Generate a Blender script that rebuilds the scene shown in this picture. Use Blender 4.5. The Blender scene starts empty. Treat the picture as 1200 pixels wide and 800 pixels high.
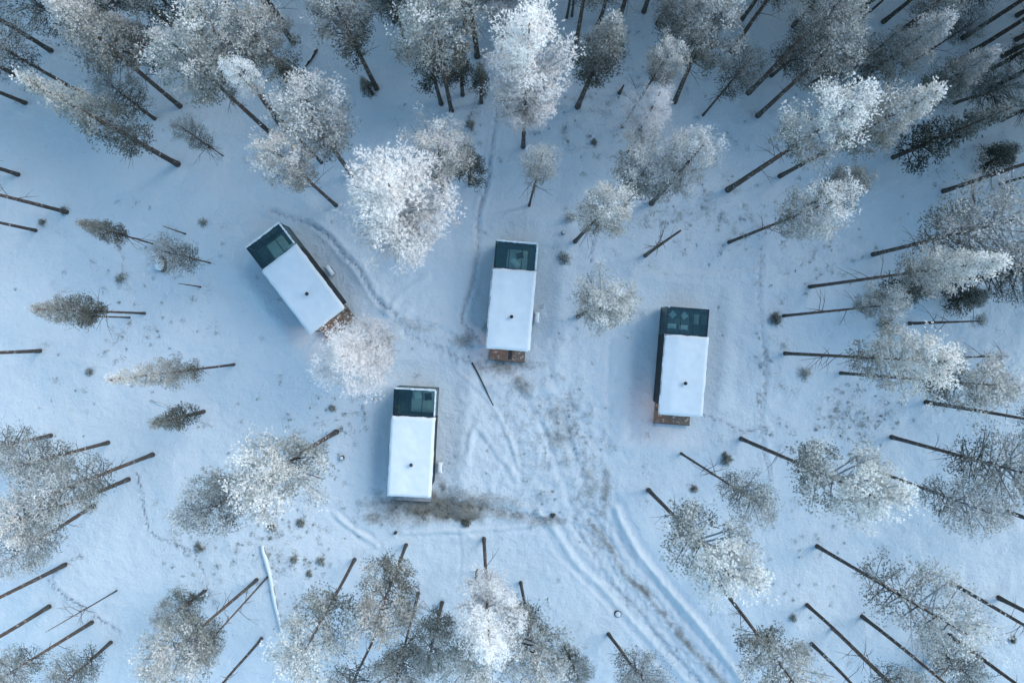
import bpy, math, random
import numpy as np
from mathutils import Vector, Matrix
SC = bpy.context.scene
COL = SC.collection
rng = np.random.default_rng(7)
random.seed(7)

# ------------------------------------------------------------------ camera, sky, sun, exposure
H = 60.0                      # drone height above the snow
F_PX = 800.0                  # focal length in photo pixels (24 mm on 36 mm)
TILT = -math.atan(12.0/800.0) # almost straight down
cam_data = bpy.data.cameras.new('camera')
cam_data.lens = 24.0; cam_data.sensor_width = 36.0
cam_data.clip_start = 0.5; cam_data.clip_end = 6000
cam = bpy.data.objects.new('camera', cam_data)
cam.location = (0, 0, H); cam.rotation_euler = (TILT, 0, 0)
COL.objects.link(cam); SC.camera = cam

SUN_ELEV = math.radians(26); SUN_AZ = math.radians(58)      # azimuth clockwise from +Y (photo up)
world = bpy.data.worlds.new('World'); SC.world = world; world.use_nodes = True
wn = world.node_tree; wn.nodes.clear()
sky = wn.nodes.new('ShaderNodeTexSky'); sky.sky_type = 'NISHITA'; sky.sun_disc = False
sky.sun_elevation = SUN_ELEV; sky.sun_rotation = SUN_AZ
sky.air_density = 1.0; sky.dust_density = 0.6; sky.ozone_density = 1.2
bg = wn.nodes.new('ShaderNodeBackground'); bg.inputs['Strength'].default_value = 0.105
wo = wn.nodes.new('ShaderNodeOutputWorld')
tint = wn.nodes.new('ShaderNodeMix'); tint.data_type = 'RGBA'; tint.blend_type = 'MULTIPLY'
tint.inputs[0].default_value = 1.0; tint.inputs[7].default_value = (0.74, 1.06, 1.07, 1)
wn.links.new(sky.outputs[0], tint.inputs[6]); wn.links.new(tint.outputs[2], bg.inputs[0]); wn.links.new(bg.outputs[0], wo.inputs[0])
sd = bpy.data.lights.new('sun', 'SUN'); sd.energy = 1.6; sd.angle = math.radians(55); sd.color = (1.0, 0.955, 0.91)
sun = bpy.data.objects.new('sun', sd); COL.objects.link(sun)
sv = Vector((math.sin(SUN_AZ)*math.cos(SUN_ELEV), math.cos(SUN_AZ)*math.cos(SUN_ELEV), math.sin(SUN_ELEV)))
sun.rotation_euler = sv.to_track_quat('Z', 'Y').to_euler(); sun.location = sv*200
SC.view_settings.view_transform = 'Standard'; SC.view_settings.look = 'None'
SC.view_settings.gamma = 1; SC.view_settings.exposure = 1.80
SC.render.engine = 'CYCLES'
SC.cycles.max_bounces = 6; SC.cycles.transparent_max_bounces = 12

# ------------------------------------------------------------------ helpers
def px_ray(px, py):
    v = np.array([(px-600)/F_PX, (400-py)/F_PX, -1.0])
    c, s = math.cos(TILT), math.sin(TILT)
    return np.array([v[0], c*v[1]-s*v[2], s*v[1]+c*v[2]])
def gp(px, py, z=0.0):
    "place on the level z seen at a pixel of the photograph"
    d = px_ray(px, py); k = (z-H)/d[2]
    return np.array([d[0]*k, d[1]*k, z])

def tag(o, label=None, cat=None, group=None, kind=None):
    if label: o['label'] = label
    if cat: o['category'] = cat
    if group: o['group'] = group
    if kind: o['kind'] = kind
    return o
def empty(name, loc=(0, 0, 0), rz=0.0):
    o = bpy.data.objects.new(name, None); o.location = loc; o.rotation_euler = (0, 0, rz)
    o.empty_display_size = 0.3
    COL.objects.link(o); return o
def link(name, me, parent=None, mat=None):
    o = bpy.data.objects.new(name, me); COL.objects.link(o)
    if parent is not None: o.parent = parent
    if mat is not None and len(me.materials) == 0: me.materials.append(mat)
    return o
def arr_mesh(name, V, Fc, mat=None, attrs=None, smooth=False):
    "fast mesh from numpy arrays; all faces have the same corner count"
    V = np.asarray(V, dtype=np.float32); Fc = np.asarray(Fc, dtype=np.int32)
    n, k = Fc.shape
    me = bpy.data.meshes.new(name)
    me.vertices.add(len(V)); me.vertices.foreach_set('co', V.ravel())
    me.loops.add(n*k); me.loops.foreach_set('vertex_index', Fc.ravel())
    me.polygons.add(n); me.polygons.foreach_set('loop_start', np.arange(0, n*k, k, dtype=np.int32))
    me.polygons.foreach_set('loop_total', np.full(n, k, dtype=np.int32))
    if smooth: me.polygons.foreach_set('use_smooth', np.ones(n, dtype=bool))
    for an, av in (attrs or {}).items():
        a = me.attributes.new(an, 'FLOAT', 'POINT'); a.data.foreach_set('value', np.asarray(av, dtype=np.float32))
    me.update(calc_edges=True)
    if mat: me.materials.append(mat)
    return me

class MB:
    "collects boxes, tubes and prisms and links them as one mesh object"
    def __init__(s): s.v = []; s.f = []
    def box(s, x0, x1, y0, y1, z0, z1, rz=0.0, bev=0.0):
        b = len(s.v); cx, cy = (x0+x1)/2, (y0+y1)/2; c, sn = math.cos(rz), math.sin(rz)
        if bev <= 0:
            pts = [(x, y, z) for z in (z0, z1) for (x, y) in ((x0, y0), (x1, y0), (x1, y1), (x0, y1))]
            fs = [(3, 2, 1, 0), (4, 5, 6, 7), (0, 1, 5, 4), (1, 2, 6, 5), (2, 3, 7, 6), (3, 0, 4, 7)]
        else:
            def ring(z, m):
                q = bev
                return [(x0+m+q, y0+m, z), (x1-m-q, y0+m, z), (x1-m, y0+m+q, z), (x1-m, y1-m-q, z),
                        (x1-m-q, y1-m, z), (x0+m+q, y1-m, z), (x0+m, y1-m-q, z), (x0+m, y0+m+q, z)]
            pts = ring(z0, bev*.6)+ring(z0+bev, 0)+ring(z1-bev, 0)+ring(z1, bev*.6)
            fs = [tuple(range(7, -1, -1)), tuple(range(24, 32))]
            for r in range(3):
                for i in range(8):
                    j = (i+1) % 8; fs.append((r*8+i, r*8+j, r*8+8+j, r*8+8+i))
        for (x, y, z) in pts:
            dx, dy = x-cx, y-cy
            s.v.append((cx+dx*c-dy*sn, cy+dx*sn+dy*c, z))
        s.f += [tuple(b+i for i in f) for f in fs]
        return s
    def tube(s, pts, rad, n=8, caps=True):
        b = len(s.v); pts = [Vector(p) for p in pts]
        for i, p in enumerate(pts):
            d = (pts[min(i+1, len(pts)-1)]-pts[max(i-1, 0)]).normalized()
            a = d.cross(Vector((0, 0, 1)))
            if a.length < 0.25: a = Vector((1, 0, 0))-d*d.x
            a.normalize(); c = d.cross(a)
            r = rad[i] if isinstance(rad, (list, tuple)) else rad
            for k in range(n):
                t = 2*math.pi*k/n; s.v.append(tuple(p+a*(r*math.cos(t))+c*(r*math.sin(t))))
        for i in range(len(pts)-1):
            for k in range(n):
                k2 = (k+1) % n
                s.f.append((b+i*n+k, b+i*n+k2, b+(i+1)*n+k2, b+(i+1)*n+k))
        if caps:
            s.f.append(tuple(b+k for k in range(n-1, -1, -1))); e = b+(len(pts)-1)*n
            s.f.append(tuple(e+k for k in range(n)))
        return s
    def mesh(s, name, mat=None, smooth=False):
        me = bpy.data.meshes.new(name); me.from_pydata(s.v, [], s.f)
        if smooth:
            me.polygons.foreach_set('use_smooth', [True]*len(me.polygons))
        if mat: me.materials.append(mat)
        me.update(); return me
    def build(s, name, mat, parent=None, smooth=False):
        return link(name, s.mesh(name, mat, smooth), parent)

# lattice noise
_tab = np.random.default_rng(3).random((256, 256))
def vnoise(x, y):
    xi = np.floor(x).astype(int); yi = np.floor(y).astype(int); fx = x-xi; fy = y-yi
    fx = fx*fx*(3-2*fx); fy = fy*fy*(3-2*fy)
    a = _tab[xi & 255, yi & 255]; b = _tab[(xi+1) & 255, yi & 255]
    c = _tab[xi & 255, (yi+1) & 255]; d = _tab[(xi+1) & 255, (yi+1) & 255]
    return (a*(1-fx)+b*fx)*(1-fy)+(c*(1-fx)+d*fx)*fy
def fbm(x, y, o=4, p=0.5):
    r = 0; a = 1; t = 0
    for i in range(o):
        r = r+a*vnoise(x*2**i+17.3*i, y*2**i+5.1*i); t += a; a *= p
    return r/t-0.5
def poly_dist(X, Y, pts):
    "distance to a polyline and the length along it at the nearest point"
    best = np.full(X.shape, 1e9); al = np.zeros(X.shape); acc = 0.0; side = np.zeros(X.shape)
    for (a, b) in zip(pts[:-1], pts[1:]):
        d = np.array(b[:2])-np.array(a[:2]); L = np.hypot(*d)
        t = np.clip(((X-a[0])*d[0]+(Y-a[1])*d[1])/(L*L), 0, 1)
        dx = X-(a[0]+t*d[0]); dy = Y-(a[1]+t*d[1]); q = np.hypot(dx, dy)
        m = q < best
        best = np.where(m, q, best); al = np.where(m, acc+t*L, al)
        side = np.where(m, np.sign(dx*d[1]-dy*d[0]), side)
        acc += L
    return best, al, side
def smooth_pts(pix, n=6):
    P = [gp(*p)[:2] for p in pix]; P = [P[0]]+P+[P[-1]]; out = []
    for i in range(1, len(P)-2):
        for k in range(n):
            t = k/n; a, b, c, d = P[i-1], P[i], P[i+1], P[i+2]
            out.append(0.5*((2*b)+(-a+c)*t+(2*a-5*b+4*c-d)*t*t+(-a+3*b-3*c+d)*t**3))
    out.append(P[-2]); return out

# ------------------------------------------------------------------ materials
def new_mat(name):
    m = bpy.data.materials.new(name); m.use_nodes = True
    nt = m.node_tree; b = nt.nodes['Principled BSDF']
    return m, nt, b
def N(nt, t, **kw):
    n = nt.nodes.new(t)
    for k, v in kw.items():
        if k.startswith('i_'): n.inputs[k[2:].replace('_', ' ')].default_value = v
        else: setattr(n, k, v)
    return n
def noise(nt, scale, detail=4, rough=0.55, coord='Object', vec=None):
    n = N(nt, 'ShaderNodeTexNoise'); n.inputs['Scale'].default_value = scale
    n.inputs['Detail'].default_value = detail; n.inputs['Roughness'].default_value = rough
    if vec is None:
        tc = N(nt, 'ShaderNodeTexCoord'); vec = tc.outputs[coord]
    nt.links.new(vec, n.inputs['Vector']); return n
def ramp(nt, src, stops):
    r = N(nt, 'ShaderNodeValToRGB'); nt.links.new(src, r.inputs[0])
    e = r.color_ramp.elements
    while len(e) < len(stops): e.new(0.5)
    for el, (p, c) in zip(e, stops):
        el.position = p; el.color = c if len(c) == 4 else (*c, 1)
    return r
def mixc(nt, fac, a, b, blend='MIX'):
    m = N(nt, 'ShaderNodeMix', data_type='RGBA', blend_type=blend)
    for s, i in ((fac, 0), (a, 6), (b, 7)):
        if isinstance(s, (int, float)): m.inputs[i].default_value = s
        elif isinstance(s, tuple): m.inputs[i].default_value = (*s, 1)
        else: nt.links.new(s, m.inputs[i])
    return m.outputs[2]
def math_(nt, op, a, b=0.0, clamp=False):
    m = N(nt, 'ShaderNodeMath', operation=op); m.use_clamp = clamp
    for s, i in ((a, 0), (b, 1)):
        if isinstance(s, (int, float)): m.inputs[i].default_value = s
        else: nt.links.new(s, m.inputs[i])
    return m.outputs[0]
def bump(nt, src, b, strength, dist):
    bp = N(nt, 'ShaderNodeBump'); bp.inputs['Strength'].default_value = strength
    bp.inputs['Distance'].default_value = dist
    nt.links.new(src, bp.inputs['Height']); nt.links.new(bp.outputs[0], b.inputs['Normal']); return bp

def simple(name, col, rough=0.6, nscale=6.0, var=0.25, metal=0.0, bmp=0.1):
    m, nt, b = new_mat(name)
    n = noise(nt, nscale)
    lo = tuple(c*(1-var) for c in col); hi = tuple(min(1, c*(1+var)) for c in col)
    r = ramp(nt, n.outputs[0], [(0.3, lo), (0.7, hi)])
    nt.links.new(r.outputs[0], b.inputs['Base Color'])
    b.inputs['Roughness'].default_value = rough; b.inputs['Metallic'].default_value = metal
    if bmp: bump(nt, n.outputs[0], b, bmp, 0.02)
    return m

SNOW = (0.80, 0.83, 0.87)
def make_ground_mat():
    m, nt, b = new_mat('ground_snow')
    geo = N(nt, 'ShaderNodeNewGeometry'); P = geo.outputs['Position']
    at = N(nt, 'ShaderNodeAttribute', attribute_name='dirt')
    ap = N(nt, 'ShaderNodeAttribute', attribute_name='packed')
    n1 = noise(nt, 0.9, 6, 0.62, vec=P); n2 = noise(nt, 5.0, 5, 0.7, vec=P); n3 = noise(nt, 0.12, 3, vec=P)
    # worn grass and litter poking through where the snow is thin
    s = math_(nt, 'ADD', math_(nt, 'MULTIPLY', n1.outputs[0], 0.55), math_(nt, 'MULTIPLY', n2.outputs[0], 0.45))
    d = math_(nt, 'ADD', s, math_(nt, 'MULTIPLY', at.outputs['Fac'], 0.42))
    dm = ramp(nt, d, [(0.60, (0, 0, 0)), (0.90, (.85, .85, .85))])
    dcol = ramp(nt, n2.outputs[0], [(0.35, (0.055, 0.048, 0.034)), (0.65, (0.17, 0.14, 0.10))])
    sn = mixc(nt, n3.outputs[0], (0.60, 0.64, 0.68), (0.68, 0.71, 0.745))  # toned below the roof snow: forest shade painted into the base colour
    sn = mixc(nt, math_(nt, 'MULTIPLY', ap.outputs['Fac'], 0.55), sn, (0.47, 0.52, 0.57))
    c = mixc(nt, dm.outputs[0], sn, dcol.outputs[0])
    # scattered specks: needles, bark, heath tips
    v = N(nt, 'ShaderNodeTexVoronoi'); v.inputs['Scale'].default_value = 2.1
    nt.links.new(P, v.inputs['Vector'])
    sp = math_(nt, 'LESS_THAN', v.outputs['Distance'], 0.085)
    spn = noise(nt, 0.23, 3, 0.6, vec=P)
    sp = math_(nt, 'MULTIPLY', sp, ramp(nt, spn.outputs[0], [(0.50, (0, 0, 0)), (0.62, (.75, .75, .75))]).outputs[0])
    c = mixc(nt, sp, c, (0.16, 0.16, 0.14))
    nt.links.new(c, b.inputs['Base Color']); b.inputs['Roughness'].default_value = 0.65
    b.inputs['Specular IOR Level'].default_value = 0.25
    # trodden pits where the snow is packed
    vf = N(nt, 'ShaderNodeTexVoronoi'); vf.inputs['Scale'].default_value = 1.9; vf.feature = 'SMOOTH_F1'
    nt.links.new(P, vf.inputs['Vector'])
    pit = math_(nt, 'MULTIPLY', math_(nt, 'MULTIPLY', vf.outputs['Distance'], ap.outputs['Fac']), 1.6)
    n4 = noise(nt, 14.0, 3, 0.6, vec=P)
    hb = math_(nt, 'ADD', math_(nt, 'ADD', pit, math_(nt, 'MULTIPLY', n4.outputs[0], 0.10)), math_(nt, 'ADD', math_(nt, 'MULTIPLY', n1.outputs[0], 1.0), math_(nt, 'MULTIPLY', n2.outputs[0], 0.28)))
    bump(nt, hb, b, 0.85, 0.24)
    return m
def make_snow_mat():
    m, nt, b = new_mat('settled_snow')
    n = noise(nt, 1.1, 5, 0.5); c = ramp(nt, n.outputs[0], [(0.3, (0.72, 0.745, 0.78)), (0.7, (0.79, 0.81, 0.84))])
    nt.links.new(c.outputs[0], b.inputs['Base Color']); b.inputs['Roughness'].default_value = 0.6
    b.inputs['Specular IOR Level'].default_value = 0.2
    bump(nt, n.outputs[0], b, 0.25, 0.06); return m
def make_foliage_mat(name, dark, mid, frost):
    m, nt, b = new_mat(name)
    at = N(nt, 'ShaderNodeAttribute', attribute_name='frost')
    oi = N(nt, 'ShaderNodeObjectInfo')
    sep = N(nt, 'ShaderNodeSeparateColor'); nt.links.new(oi.outputs['Color'], sep.inputs[0])
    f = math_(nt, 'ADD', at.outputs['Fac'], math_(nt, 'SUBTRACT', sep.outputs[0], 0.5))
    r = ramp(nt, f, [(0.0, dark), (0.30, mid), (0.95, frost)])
    warm = mixc(nt, sep.outputs[1], (0.96, 0.99, 1.0), (1.0, 0.955, 0.91))  # sun glow on the crowns, painted in as a warm tint per tree
    c = mixc(nt, 1.0, r.outputs[0], warm, 'MULTIPLY')
    nt.links.new(c, b.inputs['Base Color']); b.inputs['Roughness'].default_value = 0.9
    b.inputs['Specular IOR Level'].default_value = 0.05
    tl = N(nt, 'ShaderNodeBsdfTranslucent'); nt.links.new(c, tl.inputs[0])
    mx = N(nt, 'ShaderNodeMixShader'); mx.inputs[0].default_value = 0.5
    nt.links.new(b.outputs[0], mx.inputs[1]); nt.links.new(tl.outputs[0], mx.inputs[2])
    nt.links.new(mx.outputs[0], nt.nodes['Material Output'].inputs['Surface'])
    return m
def make_bark_mat():
    m, nt, b = new_mat('pine_bark')
    tc = N(nt, 'ShaderNodeTexCoord')
    sp = N(nt, 'ShaderNodeSeparateXYZ'); nt.links.new(tc.outputs['Generated'], sp.inputs[0])
    n = noise(nt, 5.0, 5, 0.7)
    base = ramp(nt, n.outputs[0], [(0.3, (0.025, 0.022, 0.022)), (0.7, (0.085, 0.07, 0.062))])
    up = ramp(nt, n.outputs[0], [(0.3, (0.06, 0.036, 0.028)), (0.7, (0.17, 0.10, 0.07))])
    hz = ramp(nt, sp.outputs[2], [(0.10, (0, 0, 0)), (0.6, (1, 1, 1))])
    c = mixc(nt, hz.outputs[0], base.outputs[0], up.outputs[0])
    n2 = noise(nt, 2.6, 5, 0.75)
    fr = ramp(nt, n2.outputs[0], [(0.56, (0, 0, 0)), (0.70, (0.75, 0.75, 0.75))])
    c = mixc(nt, fr.outputs[0], c, (0.62, 0.65, 0.68))
    nt.links.new(c, b.inputs['Base Color']); b.inputs['Roughness'].default_value = 0.9
    bump(nt, n.outputs[0], b, 0.6, 0.04); return m
def make_glass_mat():
    m, nt, b = new_mat('tinted_glass')
    nt.nodes.remove(b); out = nt.nodes['Material Output']
    tr = N(nt, 'ShaderNodeBsdfTransparent'); tr.inputs[0].default_value = (0.84, 0.93, 0.915, 1)
    gl = N(nt, 'ShaderNodeBsdfGlossy'); gl.inputs['Roughness'].default_value = 0.06
    gl.inputs[0].default_value = (0.6, 0.72, 0.70, 1)
    fr = N(nt, 'ShaderNodeFresnel'); fr.inputs[0].default_value = 1.5
    n = noise(nt, 1.5, 4, 0.6)
    f = math_(nt, 'ADD', fr.outputs[0], math_(nt, 'MULTIPLY', n.outputs[0], 0.06))
    mx = N(nt, 'ShaderNodeMixShader'); nt.links.new(f, mx.inputs[0])
    nt.links.new(tr.outputs[0], mx.inputs[1]); nt.links.new(gl.outputs[0], mx.inputs[2])
    nt.links.new(mx.outputs[0], out.inputs['Surface']); return m
def make_wood_mat(name, a, bcol, snow=0.0):
    m, nt, b = new_mat(name)
    tc = N(nt, 'ShaderNodeTexCoord'); mp = N(nt, 'ShaderNodeMapping'); mp.inputs['Scale'].default_value = (1, 14, 4)
    nt.links.new(tc.outputs['Object'], mp.inputs[0])
    n = noise(nt, 3, 6, 0.6, vec=mp.outputs[0])
    c = ramp(nt, n.outputs[0], [(0.3, a), (0.7, bcol)]).outputs[0]
    if snow > 0:
        n2 = noise(nt, 3.2, 5, 0.7)
        fr = ramp(nt, n2.outputs[0], [(0.62-snow*0.25, (0, 0, 0)), (0.75-snow*0.2, (0.8, 0.8, 0.8))])
        c = mixc(nt, fr.outputs[0], c, (0.68, 0.70, 0.73))
    nt.links.new(c, b.inputs['Base Color']); b.inputs['Roughness'].default_value = 0.75
    bump(nt, n.outputs[0], b, 0.3, 0.01); return m

def make_ground_snow(m0):
    m = m0.copy(); m.name = 'shade_toned_snow'  # darker copy of the roof snow, ground shade put into its colour
    for n in m.node_tree.nodes:
        if n.type == 'VALTORGB':
            n.color_ramp.elements[0].color = (.62, .65, .69, 1); n.color_ramp.elements[-1].color = (.70, .73, .76, 1)
    return m
M_ground = make_ground_mat(); M_snow = make_snow_mat(); M_snowshade = make_ground_snow(M_snow); M_bark = make_bark_mat(); M_glass = make_glass_mat()
M_pine = make_foliage_mat('frosted_needles', (0.060, 0.068, 0.052), (0.25, 0.255, 0.215), (0.93, 0.89, 0.885))
M_birch = make_foliage_mat('frosted_twigs', (0.12, 0.11, 0.10), (0.44, 0.42, 0.41), (0.97, 0.935, 0.945))
M_twig = make_foliage_mat('frosted_branch_bark', (0.045, 0.035, 0.03), (0.14, 0.12, 0.11), (0.70, 0.72, 0.75))
M_wall = make_wood_mat('charcoal_cladding', (0.012, 0.013, 0.015), (0.030, 0.031, 0.034))
M_frame = simple('dark_metal_frame', (0.018, 0.022, 0.026), 0.4, 9, 0.2)
M_deck = make_wood_mat('weathered_deck_wood', (0.12, 0.085, 0.062), (0.26, 0.195, 0.15), 0.35)
M_deckgrey = make_wood_mat('frosted_grey_deck_wood', (0.22, 0.23, 0.25), (0.36, 0.37, 0.39), 0.3)
M_deckrust = make_wood_mat('rust_brown_fascia', (0.06, 0.042, 0.032), (0.12, 0.08, 0.06), 0.2)
M_floor = make_wood_mat('interior_floor', (0.055, 0.08, 0.08), (0.12, 0.16, 0.155))
M_linen = simple('bed_linen', (0.50, 0.52, 0.50), 0.8, 3, 0.12)
M_white = simple('white_cushion', (0.75, 0.76, 0.74), 0.8, 4, 0.06)
M_darkf = simple('dark_fabric', (0.035, 0.04, 0.045), 0.85, 5, 0.3)
M_wallin = simple('interior_wall', (0.14, 0.16, 0.16), 0.8, 2, 0.2)
M_unit = simple('white_unit_paint', (0.62, 0.63, 0.63), 0.5, 5, 0.08)
M_rock = simple('grey_rock', (0.10, 0.095, 0.09), 0.9, 4, 0.5, bmp=0.6)
M_logwood = simple('dead_log_wood', (0.06, 0.045, 0.035), 0.9, 5, 0.5, bmp=0.5)

# ------------------------------------------------------------------ cabins' places (needed by the ground too)
# name: centre pixel of roof+glass, rotation, details
RZ = 3.1
def cabin_place(px, py): return gp(px, py, RZ)
CABINS = dict(
    upper_left=dict(c=cabin_place(345.3, 325.8), rot=math.radians(37.2)),
    middle=dict(c=cabin_place(600.2, 346.5), rot=math.radians(-4.9)),
    right=dict(c=cabin_place(802.5, 424.0), rot=math.radians(-4.4)),
    lower=dict(c=cabin_place(482.6, 519.0), rot=math.radians(-3.0)))

# ------------------------------------------------------------------ ground
ROAD_L = smooth_pts([(632, 600), (650, 622), (672, 655), (702, 685), (732, 718), (768, 758), (812, 806)])
ROAD_R = smooth_pts([(722, 596), (728, 612), (748, 648), (782, 690), (815, 728), (845, 765), (874, 806)])
ROAD_C = smooth_pts([(690, 612), (712, 640), (730, 672), (757, 698), (780, 728), (805, 757), (832, 785), (850, 806)])
PATHS = [
    ([(318, 247), (352, 258), (372, 268), (388, 280), (405, 300), (418, 312), (428, 327), (437, 345), (447, 355), (462, 366)], 0.22, 0.16),
    ([(574, 190), (571, 215), (563, 240), (560, 262), (560, 290), (556, 325), (548, 352), (541, 375), (553, 388), (562, 400)], 0.20, 0.15),
    ([(583, 130), (578, 160), (574, 190)], 0.17, 0.12),
    ([(696, 281), (693, 300), (694, 325), (691, 345)], 0.12, 0.10),
    ([(820, 485), (845, 492), (870, 505), (900, 500)], 0.12, 0.10),
    ([(500, 600), (520, 590), (545, 592), (590, 598), (640, 606)], 0.30, 0.10),
    ([(162, 555), (168, 585), (170, 600), (180, 625), (215, 640), (232, 655), (243, 690), (252, 712)], 0.13, 0.07),
    ([(95, 650), (60, 680), (110, 718), (140, 740)], 0.14, 0.07),
    ([(893, 300), (890, 360), (898, 430), (892, 500), (903, 560)], 0.2, 0.07),
    ([(462, 366), (480, 392), (510, 405), (540, 420), (570, 430)], 0.3, 0.06),
]
LINES = [  # tyre ridges and drift edges: pixels, width, height
    ([(0, 352), (60, 342), (120, 328), (190, 316)], 0.18, -0.06),
    ([(215, 413), (270, 406), (330, 398), (372, 400)], 0.22, -0.06),
    ([(548, 545), (556, 500), (575, 520), (600, 552), (606, 562)], 0.3, 0.09),
    ([(530, 430), (560, 455), (580, 480), (598, 515), (608, 548)], 0.22, 0.10),
    ([(390, 600), (410, 618), (432, 632), (442, 640)], 0.25, 0.15),
    ([(470, 624), (510, 622), (560, 620), (600, 618), (640, 612)], 0.22, 0.14),
    ([(536, 620), (540, 650), (538, 680)], 0.2, -0.06),
    ([(552, 405), (590, 440), (625, 480), (650, 540), (668, 590)], 0.35, -0.07),
    ([(480, 372), (520, 388), (552, 405)], 0.35, -0.08),
    ([(640, 420), (655, 470), (668, 520), (690, 580)], 0.35, -0.06),
    ([(715, 400), (712, 450), (714, 500), (712, 520)], 0.3, -0.06),
    ([(730, 330), (790, 320), (850, 322), (905, 315)], 0.3, 0.06),
    ([(640, 640), (668, 668), (700, 700), (745, 752), (790, 806)], 0.18, 0.08),
    ([(450, 340), (455, 365), (470, 345), (500, 325)], 0.4, 0.12),
]
DIRT = [  # pixel centre, radii in pixels, strength, angle
    (515, 592, 86, 20, 1.12, 0), (464, 598, 30, 18, 0.85, 0), (530, 601, 40, 8, 1.25, 0), (545, 606, 16, 6, 1.5, 0), (600, 604, 30, 7, 0.8, 5),
    (640, 510, 75, 95, 0.30, -15), (592, 428, 34, 13, 0.8, 0), (612, 452, 20, 18, 0.7, 20), (655, 505, 26, 50, 0.55, -10), (690, 560, 18, 60, 0.5, 0),
    (668, 480, 16, 40, 0.5, 0), (710, 575, 7, 32, 0.8, 0), (600, 500, 22, 30, 0.35, 0), (484, 380, 40, 12, 0.45, 15),
    (545, 398, 16, 10, 0.8, 0), (640, 610, 40, 8, 0.7, 0), (700, 630, 14, 22, 0.55, -30), (440, 605, 16, 10, 0.8, 0),
    (762, 492, 14, 8, 0.3, 0), (518, 575, 8, 16, 0.8, 0), (628, 585, 26, 18, 0.4, 0), (573, 385, 8, 18, 0.6, 0),
    (830, 235, 60, 30, 0.28, -10), (880, 265, 50, 40, 0.25, 0), (780, 258, 60, 30, 0.3, 0), (200, 160, 60, 40, 0.15, 0),
    (1000, 488, 70, 30, 0.30, 0), (320, 640, 90, 50, 0.22, 0), (700, 110, 90, 70, 0.25, 0), (660, 300, 10, 8, 0.6, 0),
    (905, 430, 20, 60, 0.2, 0), (960, 300, 70, 40, 0.22, 0),
]
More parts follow.
